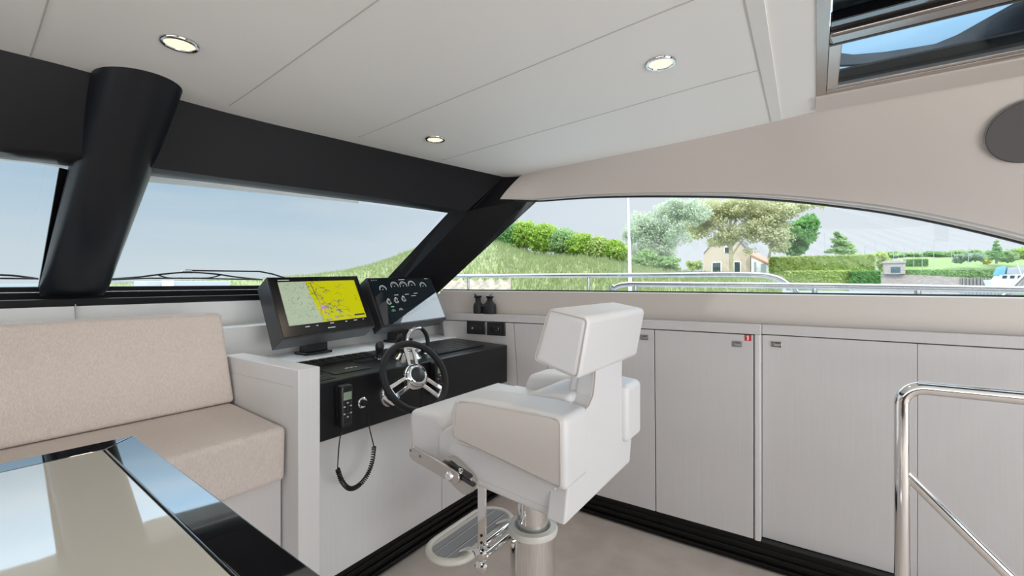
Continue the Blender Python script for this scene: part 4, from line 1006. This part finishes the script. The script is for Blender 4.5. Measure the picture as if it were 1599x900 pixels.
# rails
def rail(name, pts, r, lab, posts):
    t = thing(name, lab, 'rail', (2.9, 0, .78)); B().tube(pts, r, 16).build('top_rail', 'steel_paint', t)
    for p, rp in posts: B().tube([p, Vector((p.x, p.y, .78))], rp, 12).build('post', 'steel_paint', t)
XR_ = 2.9
ptsA = [P(620, 432, X=XR_)] + [P(u, v, X=XR_) for u, v in ((690, 431.5), (800, 431), (1000, 430), (1120, 429), (1180, 429.5), (1200, 431.5), (1216, 436), (1230, 445), (1244, 458))]
pe = ptsA[-1]; ptsA += [Vector((XR_, pe.y - .07, pe.z - .22)), Vector((XR_, pe.y - .12, .79))]
rail('deck_rail', spline(ptsA, 4), .0150, 'upper white deck rail outside that curves down near the middle of the side window', [(P(u, 432, X=XR_), .011) for u in (731, 919)])
XR2 = 2.82
ptsB = [Vector((XR2, P(955, 455, X=XR2).y + .02, .79))] + [P(u, v, X=XR2) for u, v in ((955, 458), (960, 450), (968, 446), (982, 444.2), (1010, 444.2), (1190, 446), (1400, 449.3), (1599, 453.3), (1800, 458))]
rail('deck_rail', spline(ptsB, 4), .0165, 'lower grey deck rail outside that runs aft past the handrail', [(P(u, 447, X=XR2), .013) for u in (992, 1272, 1433)])
t = thing('deck_rail', 'slanted white rail outside at the far right of the side window', 'rail', (3.0, -.7, .78))
q0, q1 = P(1620, 415, X=3.0), P(1568, 466, X=3.0); q2 = q1 + (q1 - q0) * 3.2
B().tube([q0, q2], .016, 12).build('rail', 'steel_paint', t); B().tube([q0 + Vector((0, -.07, 0)), q2 + Vector((0, -.07, 0))], .010, 12).build('rail', 'steel_paint', t)
# wipers
def wiper(pts_list, lab, clip=None):
    t = thing('windscreen_wiper', lab, 'wiper', pts_list[0][0][0])
    for nm, pts, r in pts_list: pass
def wy(X): return gy(X) + .055
def WP(u, v, e=0.): return PY(u, v, lambda x: gy(x) + .045, e)
t = thing('windscreen_wiper', 'long black wiper lying across the bottom of the right windscreen', 'wiper', WP(293, 440))
B().tube([WP(u, v) for u, v in ((160, 437.5), (230, 434.8), (300, 434.8), (360, 436), (410, 437))], .0035, 8).build('blade', 'rubber', t)
B().tube(spline([WP(u, v, .012) for u, v in ((172, 436), (215, 433), (252, 428.5), (293, 425.5), (335, 428), (370, 433), (405, 436.5))], 5), .0042, 8).build('frame', 'black_plastic', t)
B().tube(spline([WP(u, v, .012) for u, v in ((245, 429), (262, 434), (285, 434.5))], 5), .0035, 8).build('frame', 'black_plastic', t)
B().tube(spline([WP(u, v, .012) for u, v in ((345, 429.5), (328, 434), (300, 434.5))], 5), .0035, 8).build('frame', 'black_plastic', t)
B().tube([WP(u, v, .03) for u, v in ((290, 422.5), (310, 422.8), (405, 424), (425, 428), (470, 442))], .0045, 8).build('arm', 'black_plastic', t)
c = WP(292, 425, .02); B().box((c.x - .022, c.y - .008, c.z - .008), (c.x + .022, c.y + .012, c.z + .008)).build('clip', 'white_paint', t, bevel=.003)
t = thing('windscreen_wiper', 'black wiper at the bottom of the left windscreen pane beyond the pillar', 'wiper', WP(20, 435))
B().tube([WP(u, v) for u, v in ((-120, 434), (0, 435), (60, 435.5))], .0035, 8).build('blade', 'rubber', t)
B().tube(spline([WP(u, v, .012) for u, v in ((-120, 425), (0, 429.5), (25, 431), (60, 435.5))], 5), .0042, 8).build('frame', 'black_plastic', t)
# windlass cover / hatch strips lying on the foredeck
dk = thing('deck_gangplank', 'grey gangplank with a white block lying on the foredeck', 'gangplank', P(275, 441, Y=4.2))
p0, p1 = P(228, 441.8, Y=4.0), P(326, 441.8, Y=4.4)
B().box((p0.x, 4.0, 1.205), (p1.x, 4.25, p0.z + .012)).build('plank', 'pole_grey', dk, bevel=.004)
pm0, pm1 = P(254, 441, Y=3.98), P(270, 441, Y=3.98); B().box((pm0.x, 3.96, 1.205), (pm1.x, 4.0, p0.z + .016)).build('block', 'white_paint', dk, bevel=.004)

# ================================================================== LANDSCAPE
WZ = -1.2
wt = B().box((-600, -600, WZ - .3), (900, 900, WZ)).build('water', 'water', smooth=False); tag(wt, 'calm harbour water outside', 'water', kind='stuff')
def S(u): return ray(u, 0)
# near grassy dike on the left half of the side window
crest = [(40, 449), (100, 445.5), (200, 442), (300, 439.2), (420, 435.5), (490, 430.5), (540, 424), (580, 415.7), (610, 406), (636, 396), (670, 386), (720, 378), (775, 379), (800, 388), (830, 398), (860, 402), (885, 402), (915, 403), (945, 406), (975, 414), (1000, 420), (1040, 425), (1090, 429), (1130, 431), (1180, 432.5), (1230, 434)]
b = B(); rows = []
cr2 = []
for i in range(len(crest) - 1):
    for k in range(6): t = k / 6; cr2.append((lerp(crest[i][0], crest[i + 1][0], t), lerp(crest[i][1], crest[i + 1][1], t)))
rnd = random.Random(5)
crest3 = {}
for u, v in cr2:
    D = 46 if u < 1000 else lerp(46, 56, (u - 1000) / 230)
    top_ = P(u, v, X=D); n = 9; row = []
    near = P(u, 440, X=26)
    for k in range(n + 1):
        s_ = k / n; pz = lerp(WZ - .3, top_.z, math.sin(s_ * math.pi / 2) ** 1.1); q = Vector((lerp(near.x, top_.x, s_), lerp(near.y, top_.y, s_), pz + (rnd.uniform(-.08, .08) if 0 < k < n else 0))); row.append(q)
    row.append(top_ + Vector((10, 10 * top_.y / top_.x, -2))); row.append(top_ + Vector((20, 20 * top_.y / top_.x, WZ - top_.z - .3)))
    rows.append(row)
b.grid(rows); tag(b.build('grass_dike', 'grass', angle=80), 'grassy dike bank across the water behind the clipped trees', 'bank')
# grass tufts on the bank
def blades(name, gen, m, lab, cat, h=(.15, .5), w=.03):
    vs, fs = [], []
    for q in gen:
        hh = rnd.uniform(*h); a = rnd.uniform(0, math.pi); d = Vector((math.cos(a), math.sin(a), 0)) * w; l = Vector((rnd.uniform(-.12, .12), rnd.uniform(-.12, .12), hh)); o = len(vs)
        vs += [q - d, q + d, q + l]; fs.append((o, o + 1, o + 2))
    B_ = B(); B_.add(vs, fs); return tag(B_.build(name, m, smooth=False, weld=False), lab, cat, kind='stuff')
def ongrid(n):
    for _ in range(n):
        i = rnd.randrange(len(rows) - 1); k = rnd.randrange(2, 9); a, c, d = rows[i][k], rows[i + 1][k], rows[i][k + 1]
        yield a + (c - a) * rnd.random() + (d - a) * rnd.random()
blades('tall_grass', list(ongrid(26000)), 'leaf_grass', 'tall unmown grass growing over the dike bank', 'grass', (.2, .6), .05)
# dry stony slope at the left end
sl_ = []
for u in range(690, 800, 6):
    f_ = (u - 690) / 110; v0 = 436; sl_.append([P(u, 438 + 4 * math.sin(u * .4), X=29.5), P(u, 450, X=28.5), P(u, 478, X=27)])
tag(B().grid(sl_).build('rubble_slope', 'dry_bank', solid=.1), 'brown stony slope below the dike at the window corner', 'slope')

def leaves(blobs, n, size, seed, box=False, jit=1., core=.6):
    r = random.Random(seed); vs, fs = [], []
    tot = sum(bb[3] * bb[4] * bb[5] for bb in blobs)
    if not box:
        sub = []
        for (cx, cy_, cz, rx, ry, rz) in blobs:
            kk = 24
            for _ in range(kk):
                d = Vector((r.gauss(0, 1), r.gauss(0, 1), r.gauss(0, 1))).normalized() * r.uniform(.35, .82) * jit; q = r.uniform(.18, .36)
                sub.append((cx + d.x * rx, cy_ + d.y * ry, cz + d.z * rz, rx * q, ry * q, rz * q * .85))
            sub.append((cx, cy_, cz, rx * core, ry * core, rz * core))
        blobs = sub; tot = sum(bb[3] * bb[4] * bb[5] for bb in blobs)
    for (cx, cy_, cz, rx, ry, rz) in blobs:
        m = int(n * rx * ry * rz / tot)
        for _ in range(m):
            if box:
                p = [r.uniform(-1, 1) for _ in range(3)]
                if r.random() < .75: k = r.randrange(3); p[k] = math.copysign(1 - abs(r.gauss(0, .06)), p[k])
                p = Vector(p)
            else:
                p = Vector((r.gauss(0, 1), r.gauss(0, 1), r.gauss(0, 1))).normalized() * (r.random() ** .42) * r.uniform(.85, 1.1)
            c = Vector((cx + p.x * rx, cy_ + p.y * ry, cz + p.z * rz)); s_ = size * r.uniform(.6, 1.3)
            a = Vector((r.gauss(0, 1), r.gauss(0, 1), r.gauss(0, 1))).normalized(); bb_ = a.orthogonal().normalized(); cc_ = a.cross(bb_)
            o = len(vs); vs += [c - bb_ * s_ * .5, c + cc_ * s_ * .32, c + bb_ * s_ * .5, c - cc_ * s_ * .32]; fs.append((o, o + 1, o + 2, o + 3))
    b_ = B(); b_.add(vs, fs); return b_
def pb_(u, v, X, wpx, hpx, dep=None):     # blob seen at pixel (u,v) with pixel half-sizes, in the plane X
    c = P(u, v, X=X); t = X / ray(u, v).x; sx = wpx * t / FPX; sz = hpx * t / FPX; d = dep if dep else sx
    return (c.x, c.y, c.z, d, sx * 1.15, sz)
def tree(name, lab, blobs, n, size, m, seed, trunk=None, group=None, bark='bark', branches=(), cat='tree', core=.6):
    c = blobs[0]; base = trunk[0] if trunk else Vector((c[0], c[1], c[2] - c[5]))
    t = thing(name, lab, cat, base, group)
    leaves(blobs, n, size, seed, core=core).build('foliage', m, t, smooth=False, weld=False)
    if trunk:
        b_ = B(); b_.tube([trunk[0], lerp(trunk[0], trunk[1], .5) + Vector((0, .05, 0)), trunk[1]], [trunk[2], trunk[2] * .8, trunk[2] * .5], 10)
        for p0, p1, r in branches: b_.tube([p0, lerp(p0, p1, .5) + Vector((0, 0, .15)), p1], [r, r * .7, r * .3], 8)
        b_.build('trunk', bark, t)
    return t
# clipped row of trees on the dike
XH1 = 44
row_ = [(790, 372, 24, 26, 'leaf_dark', 'leftmost bushy dark green tree at the end of the clipped row'), (822, 366, 22, 23, 'leaf_bright', 'clipped bright green tree, second from the left in the dike row'), (850, 371, 20, 23, 'leaf_bright', 'clipped bright green tree, third from the left in the dike row'),
        (878, 376, 20, 21, 'leaf_mid', 'clipped mid green tree, fourth from the left in the dike row'), (906, 383, 20, 20, 'leaf_bright', 'clipped bright green tree, third from the right in the dike row'), (934, 388, 20, 20, 'leaf_lime', 'clipped lime green tree, second from the right in the dike row'), (960, 392, 16, 18, 'leaf_bright', 'clipped bright green tree at the right end of the dike row')]
for i, (u, v, w, h, m, lab) in enumerate(row_):
    bl = [pb_(u, v, XH1, w, h, 1.4), pb_(u - w * .55, v + h * .22, XH1, w * .62, h * .82, 1.2), pb_(u + w * .55, v + h * .2, XH1, w * .62, h * .85, 1.2)]
    if i == 0: bl.append(pb_(787, 402, XH1 - 1, 18, 16, 1.))
    g_ = P(u, v + h + 20, X=XH1); tr_ = (g_, P(u, v, X=XH1), .20)
    tree('clipped_tree', lab, [(a_, b2, c_, d_, e_ * 1.12, f_ * 1.06) for a_, b2, c_, d_, e_, f_ in bl], 7500, .30, m, 10 + i, tr_, 'clipped trees in a row on the dike', core=.9, branches=[(lerp(tr_[0], tr_[1], .4), P(u + w * .4, v - 2, X=XH1), .10), (lerp(tr_[0], tr_[1], .45), P(u - w * .4, v, X=XH1), .09)])
# silvery bushes and large trees
tree('silver_willow', 'tall silvery green willow right behind the white flagpole', [pb_(1015, 372, 48, 34, 42, 2.2), pb_(1003, 345, 48, 24, 22, 1.5), pb_(1050, 360, 48, 30, 40, 2.), pb_(1048, 330, 48, 34, 26, 2), pb_(985, 370, 48, 13, 30, 1.2), pb_(1085, 330, 48, 30, 25, 2.), pb_(1000, 395, 48, 26, 24, 1.5), pb_(1040, 395, 48, 26, 24, 1.5)], 22000, .22, 'leaf_silver', 31,
     (P(1030, 434, X=48), P(1030, 350, X=48), .22), branches=[(P(1030, 400, X=48), P(1060, 340, X=48), .12), (P(1030, 395, X=48), P(1003, 340, X=48), .12), (P(1040, 380, X=48), P(1085, 322, X=48), .09)])
tree('bush', 'dense green bush at the foot of the silvery willow', [pb_(1010, 408, 46, 36, 20, 1.5), pb_(1045, 412, 46, 22, 14, 1.2)], 5200, .32, 'leaf_mid', 32, cat='bush')
XM = 58
tree('maple_tree', 'broad pale golden green tree in front of the brick house', [pb_(1105, 330, XM, 45, 32, 3), pb_(1165, 325, XM, 50, 30, 3), pb_(1195, 352, XM, 42, 38, 3), pb_(1222, 330, XM, 38, 28, 3), pb_(1130, 365, XM, 26, 18, 2), pb_(1170, 392, XM, 14, 8, 1), pb_(1215, 385, XM, 18, 14, 1.4), pb_(1262, 320, XM, 18, 10, 1.5), pb_(1284, 322, XM, 10, 9, 1.), pb_(1085, 352, XM, 26, 30, 2), pb_(1120, 378, XM, 20, 14, 1.5), pb_(1212, 372, XM, 26, 26, 2), pb_(1140, 371, XM, 24, 17, 1.5), pb_(1180, 366, XM, 22, 20, 1.5)], 30000, .27, 'leaf_gold', 33,
     (P(1143, 440, X=XM), P(1141, 340, X=XM), .26), bark='pale_bark', branches=[(P(1142, 392, X=XM), P(1105, 325, X=XM), .16), (P(1142, 385, X=XM), P(1190, 330, X=XM), .16), (P(1142, 400, X=XM), P(1165, 370, X=XM), .12), (P(1143, 360, X=XM), P(1160, 312, X=XM), .12), (P(1200, 405, X=XM), P(1215, 340, X=XM), .14), (P(1125, 360, X=XM), P(1090, 350, X=XM), .09)])
tree('dark_tree', 'darker green round tree right of the golden tree', [pb_(1250, 365, 66, 24, 26, 3), pb_(1262, 350, 66, 17, 18, 2), pb_(1240, 388, 66, 20, 14, 2)], 6000, .42, 'leaf_dark', 34, (P(1246, 440, X=66), P(1248, 370, X=66), .25), core=.85)
tree('young_tree', 'small open green tree standing alone above the hedge', [pb_(1314, 391, 68, 21, 10, 1.5), pb_(1313, 377, 68, 13, 10, 1.2), pb_(1309, 367, 68, 7, 7, 1.), pb_(1325, 384, 68, 9, 6, 1.)], 2300, .42, 'leaf_mid', 35, (P(1313, 440, X=68), P(1312, 372, X=68), .10))
tree('bush', 'low yellow green bush left of the brick house', [pb_(1085, 415, 60, 14, 10, 1.5)], 900, .35, 'leaf_lime', 36, cat='bush')
# hedges
def hedge(lab, u0, u1, v0, v1, X, dep, n, m, seed, sz=.26):
    a, c = P(u0, v0, X=X), P(u1, v1, X=X); cen = (a + c) / 2
    t = thing('hedge', lab, 'hedge', (cen.x, cen.y, c.z)); 
    leaves([(cen.x, cen.y, cen.z, dep, abs(a.y - c.y) / 2, abs(a.z - c.z) / 2)], n, sz, seed, True).build('foliage', m, t, smooth=False, weld=False)
    B().box((cen.x - dep * .8, min(a.y, c.y) + .1, c.z - .5), (cen.x + dep * .8, max(a.y, c.y) - .1, a.z - .12)).build('core', m, t, smooth=False)
hedge('tall back hedge right of the brick house', 1201, 1366, 402, 428, 62, .5, 7000, 'leaf_lime', 41)
hedge('lower clipped hedge in front of the tall one', 1226, 1328, 424, 447, 58, .5, 4200, 'leaf_lime', 42)
hedge('dark green end block of the low hedge', 1327, 1374, 424, 446, 57.5, .5, 2000, 'leaf_dark', 43)
hedge('dark low hedge under the white upper rail', 1085, 1205, 433, 452, 52, .5, 3000, 'leaf_mid', 44)
# house
XHs = 72
hs = thing('brick_house', 'small beige brick house with dark windows behind the trees', 'house', P(1145, 445, X=XHs))
h0_, h1_ = P(1099, 397, X=XHs), P(1172, 397, X=XHs); bt_ = P(1120, 450, X=XHs).z; apx = P(1136, 355, X=XHs)
b = B().prism([Vector((XHs, h0_.y, bt_)), Vector((XHs, h1_.y, bt_)), Vector((XHs, h1_.y, h1_.z)), apx, Vector((XHs, h0_.y, h0_.z))], (7, 0, 0)); b.build('walls', 'brick', hs, smooth=False)
for a_, c_ in ((h0_, apx), (h1_, apx)):
    dz_ = Vector((0, 0, .18)); B().hexa([a_ + Vector((-.1, 0, 0)), c_ + Vector((-.1, 0, 0)), c_ + Vector((7.2, 0, 0)), a_ + Vector((7.2, 0, 0))], [a_ + dz_ + Vector((-.1, 0, 0)), c_ + dz_ + Vector((-.1, 0, 0)), c_ + dz_ + Vector((7.2, 0, 0)), a_ + dz_ + Vector((7.2, 0, 0))]).build('roof', 'roof_dark', hs, smooth=False)
for u0, u1, v0, v1 in ((1112, 1126, 410, 427), (1146, 1156.5, 409, 427), (1131, 1139, 386, 395)):
    a_, c_ = P(u0, v0, X=XHs - .05), P(u1, v1, X=XHs - .05)
    w_ = B().box((XHs - .06, min(a_.y, c_.y), c_.z), (XHs + .1, max(a_.y, c_.y), a_.z)).build('window', 'window_dark', hs, smooth=False)
    b = B(); fwd = .07
    for (ya, yb, za, zb) in ((a_.y - fwd, a_.y + fwd, c_.z, a_.z), (c_.y - fwd, c_.y + fwd, c_.z, a_.z), (c_.y, a_.y, a_.z - fwd, a_.z + fwd)):
        b.box((XHs - .1, min(ya, yb), za), (XHs, max(ya, yb), zb))
    b.build('frame', 'white_paint', w_, smooth=False)
an = thing('garden_annex', 'low white annex with a red tiled roof beside the brick house', 'annex', P(1185, 445, X=71))
a_, c_ = P(1173, 400, X=71), P(1199, 414, X=71); B().prism([Vector((71, a_.y, bt_)), Vector((71, c_.y, bt_)), Vector((71, c_.y, c_.z)), Vector((71, a_.y, a_.z))], (5, 0, 0)).build('walls', 'white_paint', an, smooth=False)
B().hexa([a_ + Vector((-.1, .1, 0)), c_ + Vector((-.1, -.1, 0)), c_ + Vector((5, -.1, 0)), a_ + Vector((5, .1, 0))], [a_ + Vector((-.1, .1, .25)), c_ + Vector((-.1, -.1, .25)), c_ + Vector((5, -.1, .9)), a_ + Vector((5, .1, .9))]).build('roof', 'roof_tile', an, smooth=False)
for u0, u1 in ((1177.5, 1181), (1188, 1196)):
    a2, c2 = P(u0, 409 if u0 < 1180 else 412, X=70.95), P(u1, 428, X=70.95); B().box((70.93, c2.y, c2.z), (71.1, a2.y, a2.z)).build('window', 'pole_grey', an, smooth=False)
# flagpole, lamp post, masts
fp0, fp1 = P(984, 470, X=20), P(980, 300, X=20); tag(B().tube([fp0, P(984, 440, X=20), P(981.5, 340, X=20), fp1 + Vector((0, 0, .5))], [.085, .08, .05, .03], 12).build('flagpole', 'white_paint'), 'tall white flagpole standing left of the silvery willow', 'pole')
for i, (u, v0, lab) in enumerate(((1288, 362, 'tall thin lamp mast left of the small open tree'), (1351, 385, 'short dark post on the skyline right of the small open tree'), (1367, 378, 'thin mast right of the short dark post'), (1386, 389, 'short mast pair member above the stone kiosk'), (1395, 381, 'thin mast just right of the stone kiosk roof'), (1412, 384, 'thin mast over the left end of the lawn'), (1440, 384, 'thin mast over the middle of the lawn'), (1458, 373, 'tallest thin mast on the far skyline'), (1486, 384, 'slightly thicker mast above the round grey bushes'), (1512, 383, 'thin mast nearest the conifer'), (1426, 388, 'leaning short mast between two straight ones'))):
    X = 150; w_ = .06 if i not in (1,) else .2; o_ = B().tube([P(u, 420, X=X), P(u + (2 if i == 10 else 0), v0, X=X)], w_, 6).build('mast', 'pole_grey'); tag(o_, lab, 'mast', 'masts on the far skyline')
# far bank on the right
XF = 150
def PF2(u, v, X=XF): return P(u, v, X=X)
rows2 = []
for i in range(25):
    u = 1404 + 266 * i / 24; v_top = 402 + 2 * math.sin(i * .8)
    rows2.append([Vector((XF, PF2(u, 440).y, WZ - .2)), PF2(u, 428), PF2(u, 404, XF + 25) if False else P(u, 410, X=XF + 22), P(u, 398, X=XF + 45), Vector((XF + 60, P(u, 420, X=XF + 60).y, WZ - 1))])
tag(B().grid(rows2).build('lawn_slope', 'lawn', angle=80), 'bright green lawn sloping up from the quay wall', 'lawn')
qa, qb = PF2(1376, 430), PF2(1502, 436)
b = B().prism([Vector((XF - 1, PF2(1375, 430).y, WZ - .2)), Vector((XF - 1, PF2(1375, 430).y, PF2(1375, 427.5).z)), Vector((XF - 1, PF2(1440, 430).y, PF2(1440, 430).z)), Vector((XF - 1, PF2(1510, 430).y, PF2(1510, 434).z)), Vector((XF - 1, PF2(1510, 430).y, WZ - .2))], (1.2, 0, 0))
tag(b.build('quay_wall', 'stone', smooth=False), 'old stone quay wall above the far water', 'wall')
b = B(); 
for i in range(20):
    y0_, y1_ = PF2(1498 + i * 2.8, 436).y, PF2(1498 + (i + 1) * 2.8 - .7, 436).y; b.box((XF - 1.4 - .25 * (i % 2), y1_, WZ - .2), (XF - .6, y0_, PF2(1520, 434.5).z))
tag(b.build('sheet_piling', 'sheet_pile', smooth=False), 'dark sheet piling along the water left of the moored boat', 'wall')
ks = thing('stone_kiosk', 'small stone kiosk with a dark green shuttered opening', 'kiosk', PF2(1397, 428, XF - 2))
a_, c_ = PF2(1381, 409.5, XF - 2), PF2(1414, 428, XF - 2); B().box((XF - 2, c_.y, c_.z), (XF + 1.5, a_.y, a_.z)).build('walls', 'stone', ks, smooth=False)
a_, c_ = PF2(1379.5, 408, XF - 2.2), PF2(1415, 410.5, XF - 2.2); B().box((XF - 2.4, c_.y, c_.z), (XF + 2, a_.y, a_.z)).build('roof', 'stone', ks, smooth=False)
a_, c_ = PF2(1391, 417, XF - 2.05), PF2(1406, 426, XF - 2.05); B().box((XF - 2.06, c_.y, c_.z), (XF - 1.9, a_.y, a_.z)).build('shutter', 'shutter_green', ks, smooth=False)
hedge('low clipped hedge along the top of the quay wall', 1414, 1562, 422, 432, XF - .3, .6, 4500, 'leaf_mid', 51, .5)
hedge('dark green hedge block above the left end of the lawn', 1412, 1448, 406, 414, XF + 14, .8, 1500, 'leaf_dark', 52, .6)
def far_bush(lab, u, v, w, h, m, n, seed, X=XF + 8, name='bush', grp='bushes on the far bank'): return tree(name, lab, [pb_(u, v, X, w, h, w * X / 600)], n, .75, m, seed, group=grp, cat='bush')
far_bush('left one of the two round grey-green bushes on the far bank', 1502, 403, 11, 9, 'leaf_blue', 1000, 61); far_bush('right one of the two round grey-green bushes on the far bank', 1522, 402, 11, 8, 'leaf_blue', 1000, 62)
far_bush('low bush filling the gap between the tall hedge and the stone kiosk', 1384, 412, 12, 17, 'leaf_lime', 1800, 60, XF + 3); far_bush('small yellow shrub left of the conifer', 1542, 407, 5, 7, 'leaf_yellow', 380, 63); far_bush('large green bush right of the conifer', 1576, 400, 16, 13, 'leaf_mid', 1500, 64); far_bush('green bush at the right edge of the side window', 1606, 396, 18, 14, 'leaf_bright', 1500, 65)
far_bush('dark green bush behind the conifer', 1560, 398, 14, 9, 'leaf_dark', 900, 66, XF + 14)
for i, (u, w, m) in enumerate(((1375, 14, 'leaf_lime'), (1400, 16, 'leaf_mid'), (1428, 16, 'leaf_mid'), (1458, 17, 'leaf_dark'), (1488, 17, 'leaf_mid'), (1520, 18, 'leaf_mid'))):
    nm = ['far left, above the hedge end', 'behind the stone kiosk', 'over the left part of the lawn', 'over the middle of the lawn', 'over the right part of the lawn', 'behind the round grey-green bushes'][i]
    far_bush('skyline thicket ' + nm, u, 399 - i * .7, w, 5.5, m, 2200, 70 + i, XF + 40, 'thicket', 'thickets along the far skyline')
cf = thing('conifer', 'dark layered conifer on the far bank', 'tree', PF2(1556, 408)); cb_ = []
for k in range(6): cb_.append(pb_(1556, 378 + k * 5, XF, 2.5 + k * 1.8, 2.6, 1 + k * .4))
leaves(cb_, 1500, .6, 81).build('foliage', 'leaf_dark', cf, smooth=False, weld=False); B().tube([PF2(1556, 412), PF2(1556, 374)], [.25, .08], 8).build('trunk', 'bark', cf)
# moored boat
bt = thing('moored_boat', 'white motor boat with light blue canvas moored at the right', 'boat', PF2(1580, 447, XF - 30)); XB = XF - 30
def Q_(u, v, x=0): return P(u, v, X=XB + x)
B().prism([Q_(1549, 447), Q_(1545, 437), Q_(1650, 437), Q_(1650, 449)], (4, 0, 0)).build('hull', 'white_paint', bt, smooth=False)
cbn = B().prism([Q_(1556, 437), Q_(1562, 429), Q_(1600, 428), Q_(1620, 437)], (3, 0, 0)).build('cabin', 'white_paint', bt, smooth=False)
for u in (1565, 1577, 1589): B().prism([Q_(u, 435, -.1), Q_(u + 1, 430.5, -.1), Q_(u + 8, 430.5, -.1), Q_(u + 7, 435, -.1)], (.2, 0, 0)).build('window', 'window_dark', cbn, smooth=False)
B().prism([Q_(1558, 430), Q_(1564, 417), Q_(1571, 416), Q_(1569, 430)], (3, 0, 0)).build('canvas', 'blue_canvas', bt, smooth=False)
B().prism([Q_(1572, 428), Q_(1574, 418), Q_(1602, 416), Q_(1606, 428)], (3, 0, 0)).build('canvas', 'pole_grey', bt, smooth=False)
B().tube([Q_(1594, 428), Q_(1588, 410)], .08, 6).build('mast', 'white_paint', bt)

# ================================================================== LIGHT
w = bpy.data.worlds.new('World'); SC.world = w; w.use_nodes = True; nt = w.node_tree; bg = nt.nodes['Background']
tc = nt.nodes.new('ShaderNodeTexCoord'); sp = nt.nodes.new('ShaderNodeSeparateXYZ'); rp = nt.nodes.new('ShaderNodeValToRGB')
nt.links.new(tc.outputs['Generated'], sp.inputs[0]); nt.links.new(sp.outputs[2], rp.inputs[0])
el = rp.color_ramp.elements; el[0].position = 0.; el[0].color = (.66, .74, .80, 1); el[1].position = 1.; el[1].color = (.78, .83, .90, 1)
for ps, c in ((.06, (.60, .70, .78, 1)), (.20, (.40, .56, .72, 1)), (.40, (.36, .52, .68, 1)), (.55, (.70, .78, .86, 1))):
    e = el.new(ps); e.color = c
mp = nt.nodes.new('ShaderNodeMapping'); mp.inputs['Scale'].default_value = (2, 2, 14); nz = nt.nodes.new('ShaderNodeTexNoise'); nz.inputs['Scale'].default_value = 1.6; nz.inputs['Detail'].default_value = 5
r2 = nt.nodes.new('ShaderNodeValToRGB'); r2.color_ramp.elements[0].position = .45; r2.color_ramp.elements[1].position = .75; r2.color_ramp.elements[1].color = (.35, .35, .35, 1)
mx = nt.nodes.new('ShaderNodeMix'); mx.data_type = 'RGBA'; mx.inputs[7].default_value = (.72, .77, .81, 1)
nt.links.new(tc.outputs['Generated'], mp.inputs[0]); nt.links.new(mp.outputs[0], nz.inputs['Vector']); nt.links.new(nz.outputs['Fac'], r2.inputs[0]); nt.links.new(r2.outputs[0], mx.inputs[0]); nt.links.new(rp.outputs[0], mx.inputs[6]); ms = nt.nodes.new('ShaderNodeMapRange'); ms.interpolation_type = 'SMOOTHSTEP'; ms.inputs['From Min'].default_value = .45; ms.inputs['From Max'].default_value = 1.0; nt.links.new(sp.outputs[0], ms.inputs['Value'])
mz = nt.nodes.new('ShaderNodeMix'); mz.data_type = 'RGBA'; mz.inputs[7].default_value = (.78, .83, .90, 1); me_ = nt.nodes.new('ShaderNodeMapRange'); me_.interpolation_type = 'SMOOTHSTEP'; me_.inputs['From Min'].default_value = .20; me_.inputs['From Max'].default_value = .36; me_.inputs['To Min'].default_value = 1.; me_.inputs['To Max'].default_value = 0.; nt.links.new(sp.outputs[2], me_.inputs['Value'])
mu = nt.nodes.new('ShaderNodeMath'); mu.operation = 'MULTIPLY'; nt.links.new(ms.outputs[0], mu.inputs[0]); nt.links.new(me_.outputs[0], mu.inputs[1]); nt.links.new(mu.outputs[0], mz.inputs[0]); nt.links.new(mx.outputs[2], mz.inputs[6]); nt.links.new(mz.outputs[2], bg.inputs[0])
mr = nt.nodes.new('ShaderNodeMapRange'); mr.interpolation_type = 'SMOOTHSTEP'; mr.inputs['From Min'].default_value = .23; mr.inputs['From Max'].default_value = .48; mr.inputs['To Min'].default_value = 1.0; mr.inputs['To Max'].default_value = 4.6
nt.links.new(sp.outputs[2], mr.inputs['Value']); nt.links.new(mr.outputs[0], bg.inputs[1])
def light(name, kind, loc, rot, energy, color=(1, 1, 1), **kw):
    l = bpy.data.lights.new(name, kind); l.energy = energy; l.color = color
    for k, v in kw.items(): setattr(l, k, v)
    o = bpy.data.objects.new(name, l); COL.objects.link(o); o.location = loc; o.rotation_euler = rot; return o
# sun from port, a little aft
sd_ = Vector((.62, .42, -.66)).normalized(); so_ = light('sun', 'SUN', (0, 0, 20), (0, 0, 0), 1.7, (1, .95, .86), angle=R(2)); so_.rotation_euler = sd_.to_track_quat('-Z', 'Y').to_euler()
# added fill lamps at the unseen aft doorway and port windows, tilted towards the ceiling
light('aft_fill', 'AREA', (0, -3.12, .85), (R(122), 0, 0), 80, (.985, .98, .985), shape='RECTANGLE', size=2.5, size_y=1.6)
light('port_fill', 'AREA', (-2.46, -.6, 1.41), (0, R(-118), 0), 32, (.97, .985, 1), shape='RECTANGLE', size=.6, size_y=4.4)

# ================================================================== CAMERA
cam = bpy.data.cameras.new('camera'); co = bpy.data.objects.new('camera', cam); COL.objects.link(co); SC.camera = co
cam.sensor_width = 36; cam.lens = 36 * FPX / 1599; cam.shift_y = -(450 - HZ) / 1599; cam.clip_start = .02; cam.clip_end = 2000
cam.shift_x = (799.5 - 800) / 1599
co.location = EYE; co.rotation_euler = FW.to_track_quat('-Z', 'Y').to_euler()
SC.view_settings.view_transform = 'Standard'; SC.view_settings.look = 'None'; SC.view_settings.gamma = 1; SC.view_settings.exposure = 0
try: SC.view_settings.use_curve_mapping = False
except Exception: pass
